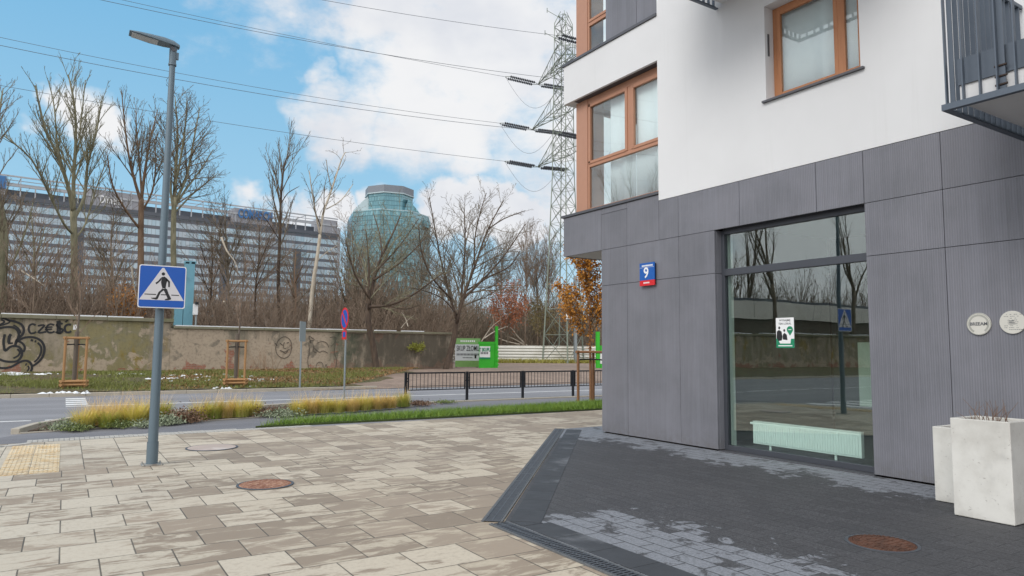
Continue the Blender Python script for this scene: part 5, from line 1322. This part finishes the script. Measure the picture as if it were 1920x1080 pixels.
# ---------------- thicket: tangled undergrowth nobody could count
def npmesh(name,verts,faces,mat,kind='stuff',nper=3):
    me=bpy.data.meshes.new(name); nv=len(verts); nf_=len(faces)
    me.vertices.add(nv); me.vertices.foreach_set('co',np.asarray(verts,dtype=np.float32).ravel())
    me.loops.add(nf_*nper); me.loops.foreach_set('vertex_index',np.asarray(faces,dtype=np.int32).ravel())
    me.polygons.add(nf_); me.polygons.foreach_set('loop_start',np.arange(0,nf_*nper,nper,dtype=np.int32))
    try: me.polygons.foreach_set('loop_total',np.full(nf_,nper,dtype=np.int32))
    except Exception: pass
    me.materials.append(mat); me.update(calc_edges=True); me.validate()
    o=bpy.data.objects.new(name,me); C.objects.link(o)
    if kind: o['kind']=kind
    return o
protos=[]
for k in range(7):
    rnd=random.Random(300+k); m_=MB(); H_=6.
    for s_ in range(8):
        d=V((rnd.gauss(0,.28),rnd.gauss(0,.28),1)); q_=wob(rnd,V((rnd.gauss(0,.6),rnd.gauss(0,.6),-.2)),d,H_*rnd.uniform(.55,1.05),6,.12,.02)
        m_.tube(q_,[.055-.0075*i for i in range(7)],3,cap=False); sprout(m_,rnd,q_,.05,.015,1,dict(SPR,dens=[2.0,2.4,2],len=[.5,.42,.4],max=[1.3,2.6,3],rmin=.011,ang=(20,55)),.1)
    va=np.array(m_.v); fa=np.array([f_ for f_ in m_.f if len(f_)==4]); protos.append((va,fa))
def scatter(name,mat,spots,seed):
    rs=np.random.RandomState(seed); VV=[];FF=[];off=0
    for (x,y,s_,hs) in spots:
        va,fa=protos[rs.randint(len(protos))]; a=rs.rand()*6.28; ca,sa=math.cos(a),math.sin(a)
        v=va*np.array([s_,s_,s_*hs]); v=np.stack([v[:,0]*ca-v[:,1]*sa+x,v[:,0]*sa+v[:,1]*ca+y,v[:,2]+hz(x,y)],1)
        VV.append(v);FF.append(fa+off); off+=len(v)
    return npmesh(name,np.concatenate(VV),np.concatenate(FF),mat,'stuff',4)
rs=random.Random(5)
def along(n,y0,y1,px0,px1,s0,s1):
    out=[]
    for i in range(n):
        Y=rs.uniform(y0,y1); px=rs.uniform(px0,px1); q_=FY(px,640,Y); out.append((q_.x,Y,rs.uniform(s0,s1),rs.uniform(.85,1.15)))
    return out
scatter('thicket',B5,along(105,39.5,60,-60,840,.65,1.2),1)
scatter('thicket',B6,along(40,40,58,-60,840,.6,1.05),2)
scatter('thicket',B1,along(30,48,66,600,900,1.1,1.55)+along(26,66,84,880,1130,1.2,1.7),3)
scatter('thicket',B5,along(24,50,66,560,860,1.1,1.5)+along(28,68,92,860,1180,1.2,1.75),4)
scatter('thicket',B5,[(-rs.uniform(12,85),rs.uniform(57,64),rs.uniform(1.6,2.2),1.1) for _ in range(46)],6)
# a fallen pale tangle of branches behind the white fence
PB=B3
def deadfall(label,pts_list,Y,r=.045):
    f=MB(); rnd=random.Random(4)
    for pl in pts_list:
        q_=leader_pts(pl,Y,rnd.uniform(-1.5,1.5),rnd); f.tube(q_,[r*(1-.8*i/(len(q_)-1)) for i in range(len(q_))],5)
        sprout(f,rnd,q_,r*.6,r*.2,0,dict(SPR,dens=[1.2,1,1],len=[.3,.3,.3]),.3)
    b_=f.v[0]; tag(f.build('fallen_branches',PB,None,origin=b_),label,'branches','pale dead branches in the thicket')
deadfall('pale dead branches leaning over the green gate',[[(903,640),(920,615),(940,598)],[(908,634),(930,620),(952,612)],[(925,610),(925,600),(922,588)]],44)
deadfall('pale fallen branches sloping down behind the corrugated fence',[[(988,648),(970,630),(958,615),(940,612)],[(975,646),(950,640),(935,634)],[(985,648),(965,636),(950,630)]],60,.09)
deadfall('pale forked dead branches rising over the wall right of the leaning tree',[[(752,615),(765,600),(778,590)],[(765,612),(760,596),(752,585)]],39,.03)
deadfall('broken pale limb in the thicket left of the crossing sign',[[(36,505),(60,520),(82,535)],[(88,586),(110,592),(56,575),(22,570)][:2],[(247,500),(250,530),(256,560)]],41,.05)
deadfall('broken white birch limb hanging in the thicket left of the slender tree',[[(415,445),(425,470),(440,490),(446,508)],[(420,565),(428,580),(436,592)]],43,.06)
# ---------------- leafy crowns made of many small leaves
def leaves(n,fn,size,seed,flatz=.6):
    rs_=np.random.RandomState(seed); c=np.array([fn(rs_) for _ in range(n)]); 
    a=rs_.normal(size=(n,3)); a/=np.linalg.norm(a,axis=1)[:,None]; b_=np.cross(a,rs_.normal(size=(n,3))); b_/=np.linalg.norm(b_,axis=1)[:,None]
    s_=size*(.6+.8*rs_.rand(n,1)); P=np.stack([c-a*s_,c+b_*s_*.55,c+a*s_,c-b_*s_*.55],1).reshape(-1,3); Fq=np.arange(4*n).reshape(n,4); return P,Fq
def cluster_fn(c0,rx,rz,nc,spread,seed):
    rr=random.Random(seed); cs=[]
    while len(cs)<nc:
        p=V((rr.uniform(-1,1),rr.uniform(-1,1),rr.uniform(-1,1)))
        if p.length<1: cs.append((c0[0]+p.x*rx,c0[1]+p.y*rx,c0[2]+p.z*rz))
    def fn(rs_):
        k=cs[rs_.randint(nc)]; return (k[0]+rs_.normal()*spread,k[1]+rs_.normal()*spread,k[2]+rs_.normal()*spread)
    return fn
ORA=leafmat('autumn_leaves',lin((150,92,38)),lin((196,138,58))); ORB=leafmat('rust_leaves',lin((128,72,44)),lin((166,104,66))); YG=leafmat('yellow_green_leaves',lin((110,118,44)),lin((160,158,66)))
def leafy(label,px,py,Y,rx,rz,mat,n,size,seed,group='shrubs holding their autumn leaves',name='autumn_shrub',lowest=None):
    c=FY(px,py,Y); g0=V((c.x,c.y,hz(c.x,c.y))); rt=empty(name,tuple(g0),label,'tree',group); f=MB(); rnd=random.Random(seed)
    q_=wob(rnd,g0,V((0,0,1)),c.z+rz*.5-g0.z,5,.05,.05); f.tube(q_,[.07,.06,.05,.04,.03,.02],6); sprout(f,rnd,q_,.06,.02,1,dict(SPR,dens=[3,3,2]),.3); bpart(f,'trunk',B1,rt)
    P,Fq=leaves(n,cluster_fn((c.x,c.y,c.z),rx,rz,40,.22*rx,seed),size,seed); P=P-np.array(g0)
    o=npmesh('crown',P,Fq,mat,None,4); o.parent=rt
leafy('rust orange leafy shrub behind the wall, just left of the street lamp',236,572,43,1.0,1.0,ORA,1600,.07,41)
leafy('rust red leafy tree behind the green gate',952,572,55,1.7,2.4,ORB,3200,.09,42)
leafy('small orange leafy shrub behind the pylon foot',1066,585,52,1.1,1.5,ORA,1200,.08,43)
leafy('olive green leafy bush to the left of the pylon foot',1018,600,60,1.6,2.0,leafmat('olive_leaves',lin((96,88,52)),lin((128,112,70))),1800,.09,44)
# yellow green sprig on the wall
c=WP(780,650,.25); P,Fq=leaves(700,cluster_fn((c.x,c.y,c.z),.55,.14,12,.09,3),.05,5); 
o=npmesh('creeper_sprig',P-np.array(c),Fq,YG,None,4); o.location=c; tag(o,'yellow green sprig growing out of the dark right part of the wall','plant')
# ---------------- young staked trees
M['stake']=simple('round_pine_stake',lin((160,122,82)),.8,var=.15,nsc=6); M['stake2']=simple('weathered_stake',lin((134,96,66)),.8,var=.15,nsc=6); M['strap']=flat('black_tie_strap',(.02,.02,.022),.8)
M['reed']=simple('reed_wrap',lin((104,94,84)),.9,var=.2,nsc=30)
def stakes(px,pyb,pyt,zb,sep_,label,mat,skirt=True):
    g0=G(px,pyb,zb); top=FY(px,pyt,g0.y).z; h=top-zb; rt=empty('tree_stakes',tuple(g0),label,'tree support','timber frames round young trees')
    vl=V((g0.x,g0.y,0)).normalized(); rr=V((vl.y,-vl.x,0)); P=[g0+rr*sep_*a+vl*sep_*b_ for a,b_ in ((-.5,-.3),(.5,-.3),(.1,.55))]
    for p in P: f=MB().tube([p-V((0,0,.1)),p+V((0,0,h))],.042,8); bpart(f,'stake',mat,rt,smooth=False)
    f=MB()
    for i in range(3): a=P[i]+V((0,0,h-.05));b_=P[(i+1)%3]+V((0,0,h-.05)); d=(b_-a).normalized(); f.tube([a-d*.08,b_+d*.08],.04,6)
    bpart(f,'top_rail',mat,rt)
    if skirt:
        f=MB()
        for i in range(3):
            for z in (.08,.2): a=P[i]+V((0,0,z));b_=P[(i+1)%3]+V((0,0,z)); d=(b_-a).normalized(); f.tube([a-d*.12,b_+d*.12],.055,4)
        bpart(f,'bottom_rail',mat,rt)
    f=MB(); c_=g0+vl*.05
    for i in range(3): f.tube([P[i]+V((0,0,h-.28)),c_+V((0,0,h-.26))],.022,4)
    bpart(f,'tie_strap',M['strap'],rt); return g0+vl*.05,h
def young(px,Y,top_py,g0,label,mat,P,leafn=0,lm=None,seed=1,spread=None,wrap=1.9):
    rt=empty('young_tree',tuple(g0),label,'tree'); rnd=random.Random(seed); zt=FY(px,top_py,g0.y).z; H_=zt-g0.z
    q_=[g0-V((0,0,.1))]+wob(rnd,g0+V((0,0,.05)),V((0,0,1)),H_,8,.03,.1); f=MB().tube(q_,[.055-.0055*i for i in range(len(q_))],8)
    if wrap: f.tube([g0,g0+V((0,0,wrap))],.068,8)
    bpart(f,'trunk',mat,rt); f=MB(); sprout(f,rnd,q_,.05,.01,1,P,.42); 
    bpart(f,'crown',B6 if not leafn else B1,rt)
    if leafn:
        rs_=np.random.RandomState(seed); va=np.array(f.v); idx=rs_.randint(len(va),size=leafn); it_=iter(range(10**9))
        P_,Fq=leaves(leafn,lambda r:va[idx[next(it_)]]+r.normal(size=3)*.06,.042,seed); P_=P_-np.array(g0); o=npmesh('leaves',P_,Fq,lm,None,4); o.parent=rt
YP=dict(UPR,dens=[6,5,3],len=[.5,.32,.3],max=[.6,1.3,2],rmin=.006,ang=(25,48))
g0,h=stakes(138,726,631,.2,.62,'timber frame of three stakes round the young tree below the CZEŚĆ graffiti',M['stake'])
young(146,0,470,g0,'young bare tree in the left stake frame before the graffiti wall',M['reed'],YP,seed=51)
g0,h=stakes(441,722,637,.2,.62,'timber frame of three stakes round the young tree in the middle of the verge',M['stake'])
young(442,0,475,g0,'young bare tree in the middle stake frame, against the patchy wall',M['reed'],YP,seed=52)
g0,h=stakes(1108,757,657,.0,.75,'tall brown stakes round the autumn tree on the lawn strip by the building corner',M['stake2'],False)
young(1112,0,480,g0,'young tree keeping orange autumn leaves, on the lawn strip by the building corner',M['stake2'],dict(YP,dens=[6,6,5],len=[.55,.5,.42],max=[.9,1.7,2.4],ang=(30,58)),7500,leafmat('orange_leaves',lin((158,96,32)),lin((206,146,52))),53,wrap=0)
# dry weed clump at the wall foot
f=MB(); rnd=random.Random(9); p0=WP(488,690,.4); p0.z=.35
for i in range(40): q_=wob(rnd,p0+V((rnd.gauss(0,.35),rnd.gauss(0,.15),0)),V((rnd.gauss(0,.25),rnd.gauss(0,.2),1)),rnd.uniform(.5,1.5),3,.12,0); f.tube(q_,[.012,.01,.008,.005],3,cap=False)
tag(f.build('dry_weeds',bark('straw_weed',lin((150,126,104)),lin((176,152,128))),None,origin=tuple(p0)),'clump of tall dry weeds at the foot of the wall, right of the middle stakes','plant')
# ================================================================ grasses
def blades(n,cx_,cy_,z0,rb,h,spread,seed,w_=.005,seg=3,ht=None):
    rs_=np.random.RandomState(seed); V_=[];F_=[]
    for i in range(n):
        a=rs_.rand()*6.283; r=rb*math.sqrt(rs_.rand()); x=cx_+r*math.cos(a); y=cy_+r*math.sin(a); hh=h*rs_.uniform(.55,1.1); sp=spread*rs_.uniform(.2,1.2); dx=math.cos(a+rs_.normal()*.5);dy=math.sin(a+rs_.normal()*.5)
        px_,py_=-dy*w_,dx*w_; k=len(V_)
        for s_ in range(seg+1):
            t=s_/seg; q=(x+dx*sp*t*t,y+dy*sp*t*t,z0+hh*(t-.18*t*t*sp/max(h,.01))); ww=1-t*.85
            V_.append((q[0]-px_*ww,q[1]-py_*ww,q[2]));V_.append((q[0]+px_*ww,q[1]+py_*ww,q[2]))
        for s_ in range(seg): F_.append((k+2*s_,k+2*s_+1,k+2*s_+3,k+2*s_+2))
    return V_,F_
def gmat(name,bot,top,tip,h):
    q=mk(name,.7); z=q.sep(q.co)[2]; r=q.n('ShaderNodeNewGeometry').outputs['Random Per Island']
    c=q.mix(q.ss(z,.0,h*.45),bot,top); c=q.mix(q.ss(z,h*.5,h*.95),c,tip); c=q.mix(q.m('MULTIPLY',r,.5),c,tip); q.put(q.p.inputs['Base Color'],c); return q.mat
GM=[gmat('yellow_fountain_grass',lin((126,138,38)),lin((208,198,66)),lin((232,206,140)),.6),gmat('straw_fountain_grass',lin((150,136,52)),lin((220,190,100)),lin((230,196,150)),.6),gmat('green_fountain_grass',lin((86,126,38)),lin((160,170,54)),lin((210,184,100)),.6)]
def tuft(px,py,h,rb,mi,seed,label):
    p=G(px,py,.03); rt=empty('grass_tuft',tuple(p),label,'ornamental grass','tufts of ornamental grass in the roadside bed')
    Vv,Ff=blades(480,0,0,0,rb,h,h*.52,seed,.0045); npm=npmesh('blades',np.array(Vv),np.array(Ff),GM[mi],None,4); npm.parent=rt
    Vv,Ff=blades(110,0,0,0,rb*.8,h*1.6,h*.65,seed+1,.003); o=npmesh('seed_stalks',np.array(Vv),np.array(Ff),GM[1],None,4); o.parent=rt
TL=[(156,802,.42,.26,0,'yellow green grass tuft, first at the left tip of the roadside bed'),(184,796,.5,.26,1,'straw coloured grass tuft, second from the left tip of the bed'),(202,800,.36,.22,2,'low bright green grass tuft, third from the left tip of the bed'),
(222,792,.5,.26,1,'pale straw grass tuft halfway between the bed tip and the street lamp'),(248,795,.46,.26,0,'golden grass tuft, second left of the street lamp pole'),(268,788,.52,.26,0,'golden grass tuft touching the left side of the street lamp pole'),(303,786,.46,.25,2,'green grass tuft touching the right side of the street lamp pole'),
(374,786,.42,.25,0,'golden grass tuft right of the purple brown shrub'),(398,784,.46,.27,2,'greener grass tuft, second right of the purple brown shrub'),(424,782,.46,.27,1,'straw grass tuft, third right of the purple brown shrub'),(450,781,.46,.27,0,'golden grass tuft, fourth right of the purple brown shrub'),(474,778,.42,.25,0,'golden grass tuft, last before the grey green shrub patch'),
(560,777,.42,.26,0,'golden grass tuft, first right of the grey green patch'),(584,775,.46,.27,1,'straw grass tuft, second right of the grey green patch'),(608,774,.42,.26,0,'green gold grass tuft, third right of the grey green patch'),(632,773,.38,.25,0,'golden grass tuft left of the parking ban sign pole'),
(658,771,.4,.26,1,'straw grass tuft right of the parking ban sign pole'),(682,769,.44,.27,0,'golden grass tuft, second right of the parking ban sign pole'),(706,767,.42,.26,1,'straw grass tuft, third right of the parking ban sign pole'),(730,765,.4,.25,1,'straw grass tuft, second from the right end of the bed'),(756,762,.44,.26,2,'bright grass tuft at the right end of the bed')]
for i,(px,py,h,rb,mi,lab) in enumerate(TL): tuft(px,py,h*.84,rb*.72,mi,600+i*3,lab)
# low shrubs of the bed
def lowshrub(px,py,r,h,mat,n,size,seed,label):
    r*=.8; h*=.72; p=G(px,py,.03); P,Fq=leaves(n,lambda r_:((lambda a,b_,c_:(a*r,b_*r,abs(c_)*h))(*(r_.normal(size=3)*.45))),size,seed); o=npmesh('low_shrub',P,Fq,mat,None,4); o.location=p; tag(o,label,'shrub','low shrubs in the roadside bed')
SG=leafmat('silver_green_leaves',lin((112,124,94)),lin((152,160,134))); PB_=leafmat('purple_brown_leaves',lin((92,70,54)),lin((130,100,76))); DG=leafmat('dull_green_leaves',lin((84,100,52)),lin((120,130,74)))
lowshrub(128,803,.42,.22,SG,1100,.024,701,'grey green low shrub at the left tip of the bed')
lowshrub(142,806,.30,.14,DG,600,.022,702,'dull green low shrub in front of the first grass tuft')
lowshrub(225,800,.35,.18,DG,600,.022,703,'dull green low shrub among the grasses left of the lamp')
lowshrub(272,799,.3,.14,SG,600,.022,704,'pale low shrub at the foot of the grasses left of the lamp pole')
lowshrub(315,794,.38,.24,SG,1100,.024,705,'silvery low shrub just right of the street lamp pole')
lowshrub(345,790,.5,.34,PB_,1900,.024,706,'purple brown bushy shrub right of the street lamp')
lowshrub(505,778,.5,.26,PB_,900,.022,707,'brown low shrub at the left of the grey green patch')
lowshrub(527,779,.6,.20,SG,1600,.024,708,'silvery green low shrub in the middle of the bed')
lowshrub(788,759,.5,.16,PB_,900,.022,709,'brown low shrub past the right end of the grasses')
lowshrub(836,755,.4,.10,DG,500,.022,710,'small green weed patch by the railing posts')
# lawn strip
def field(name,mat,n,poly,h,w_,seed,zf,dens=None,hv=.4):
    rs_=np.random.RandomState(seed); poly=np.array(poly); mn=poly.min(0);mx_=poly.max(0); pts=[]
    while sum(len(p) for p in pts)<n:
        q_=mn+(mx_-mn)*rs_.rand(n,2); ins=np.zeros(n,bool); j=len(poly)-1
        for i in range(len(poly)):
            xi,yi=poly[i];xj,yj=poly[j]; cnd=((yi>q_[:,1])!=(yj>q_[:,1]))&(q_[:,0]<(xj-xi)*(q_[:,1]-yi)/(yj-yi+1e-12)+xi); ins^=cnd; j=i
        q_=q_[ins]
        if dens is not None: q_=q_[dens(q_,rs_)]
        pts.append(q_)
    q_=np.concatenate(pts)[:n]; a=rs_.rand(n)*6.283; hh=h*(1-hv+2*hv*rs_.rand(n)); z=zf(q_[:,0],q_[:,1]); dx=np.cos(a)*w_;dy=np.sin(a)*w_; ln_=rs_.normal(size=(n,2))*hh[:,None]*.45
    P=np.stack([np.stack([q_[:,0]-dx,q_[:,1]-dy,z],1),np.stack([q_[:,0]+dx,q_[:,1]+dy,z],1),np.stack([q_[:,0]+ln_[:,0],q_[:,1]+ln_[:,1],z+hh],1)],1).reshape(-1,3)
    return npmesh(name,P,np.arange(3*n).reshape(n,3),mat,'stuff',3)
LAWN=[(3.38,14.72),(12.26,14.74),(24,14.9),(24,16.6),(13.59,16.38),(4.3,15.3)]
M['soil2']=soilmat('lawn_soil',(lin((66,84,36)),lin((78,92,42)),lin((54,60,30))),3.)
struct(MB().poly([(3.3,14.69),(24,14.75),(24,16.7),(13.6,16.42),(4.25,15.34)],-.003,.03),'lawn_soil',M['soil2'])
lg=leafmat('lawn_green',lin((66,114,32)),lin((136,158,60)),sc_=1.2)
field('lawn_grass',lg,46000,LAWN,.11,.006,11,lambda x,y:np.full(len(x),.03),None,.65)
hzv=np.vectorize(hz)
vg=leafmat('verge_grass_blades',lin((84,96,38)),lin((130,132,64)),sc_=.5)
nzf=lambda q_,r: (np.sin(q_[:,0]*1.3+np.sin(q_[:,1]*.9)*2)+np.sin(q_[:,0]*.43+q_[:,1]*1.1)+r.normal(size=len(q_))*.7)>-.1
vpoly=[(-12,26.8),(9.2,26.8),(16,36.),(-12,34.6)]
field('verge_grass',vg,42000,vpoly,.10,.012,12,lambda x,y:hzv(x,y)+.12,nzf)
dl=leafmat('fallen_leaves',lin((112,82,48)),lin((150,118,76)),sc_=.5)
field('leaf_litter',dl,9000,[(2,27),(9.5,27),(17,36.4),(4,35.5)],.045,.045,13,lambda x,y:hzv(x,y)+.13,None,.8)
wg=leafmat('weed_strip_blades',lin((128,124,48)),lin((166,158,80)))
pw=G(1000,683,.4); field('weed_strip',wg,5000,[(pf.x-2,pf.y-1.4),(pf.x+16,pf.y-8.8),(pf.x+16,pf.y-7.0),(pf.x-2,pf.y+.4)],.35,.03,14,lambda x,y:hzv(x,y)+.02)
# ---------------- snow patches
def snow(px,py,rx,ry,z,seed,n=9):
    rr=random.Random(seed); p=G(px,py,z); m_=MB()
    for k in range(n):
        cx_=p.x+rr.gauss(0,rx*.55);cy_=p.y+rr.gauss(0,ry*.5); r=rr.uniform(.03,.15)*max(rx,.6); zz=hz(cx_,cy_)+.135; K=len(m_.v); nn_=9
        m_.v.append((cx_,cy_,zz+.035))
        for i in range(nn_): a=6.283*i/nn_; q=r*rr.uniform(.5,1.2); m_.v.append((cx_+q*math.cos(a)*1.5,cy_+q*math.sin(a)*.8,zz-.02))
        for i in range(nn_): m_.f.append((K,K+1+i,K+1+(i+1)%nn_)); m_.mi.append(0)
    return m_
sm=MB()
for i,(px,py,rx,ry,z) in enumerate(((122,731,.75,.3,.2),(160,731,.4,.4,.2),(420,724,.5,.3,.2),(460,722,.5,.35,.2),(390,710,1.3,.5,.33),(360,704,1.6,.4,.38),(320,707,1.2,.25,.38),(480,710,1.0,.5,.32),(60,705,2.2,.2,.38),(20,706,1.5,.2,.38),(-60,705,3,.2,.38),(250,704,1.,.2,.38),(425,706,1.2,.4,.35))):
    t_=snow(px,py,rx,ry,z,80+i,9); sm.add(t_.v,t_.f)
tag(sm.build('snow_patches',M['snow']),kind='stuff')
# rough soil and weeds round the pylon foot; cars glimpsed past it are hidden by the fence
f=MB(); rr=random.Random(12); p=G(1022,676,.42)
for i in range(26):
    x_=p.x+rr.uniform(-1.6,1.6);y_=p.y+rr.uniform(-.6,.6); s_=rr.uniform(.15,.4); f.tube([(x_-s_,y_,.5),(x_+s_,y_+rr.uniform(-.2,.2),.5+rr.uniform(0,.25))],s_*.5,6)
tag(f.build('rubble_heap',M['ground'],None,origin=tuple(p)),'low dark heap of rubble and logs at the left pylon leg','rubble')
# distant tree belt closing the horizon
def belt(name,mat,X0,X1,Y,hm,seed,n):
    rs_=np.random.RandomState(seed); V_=[];F_=[]
    x=rs_.uniform(X0,X1,n); y=Y+rs_.normal(size=n)*12; h=hm*(.75+.25*np.sin(x*.05)+.2*rs_.normal(size=n)); z=rs_.rand(n)**.8*h; a=rs_.normal(size=(n,2)); s_=1.2+1.5*rs_.rand(n)
    P=np.stack([np.stack([x-.05,y,z],1),np.stack([x+.05,y,z],1),np.stack([x+a[:,0]*.7,y,z+s_*1.6],1)],1).reshape(-1,3)
    o=npmesh(name,P,np.arange(3*n).reshape(n,3),mat,'stuff',3)
belt('distant_woodland',B5,-160,330,120,8.5,5,60000)
belt('distant_woodland',B1,-400,-40,70,9.,6,26000)
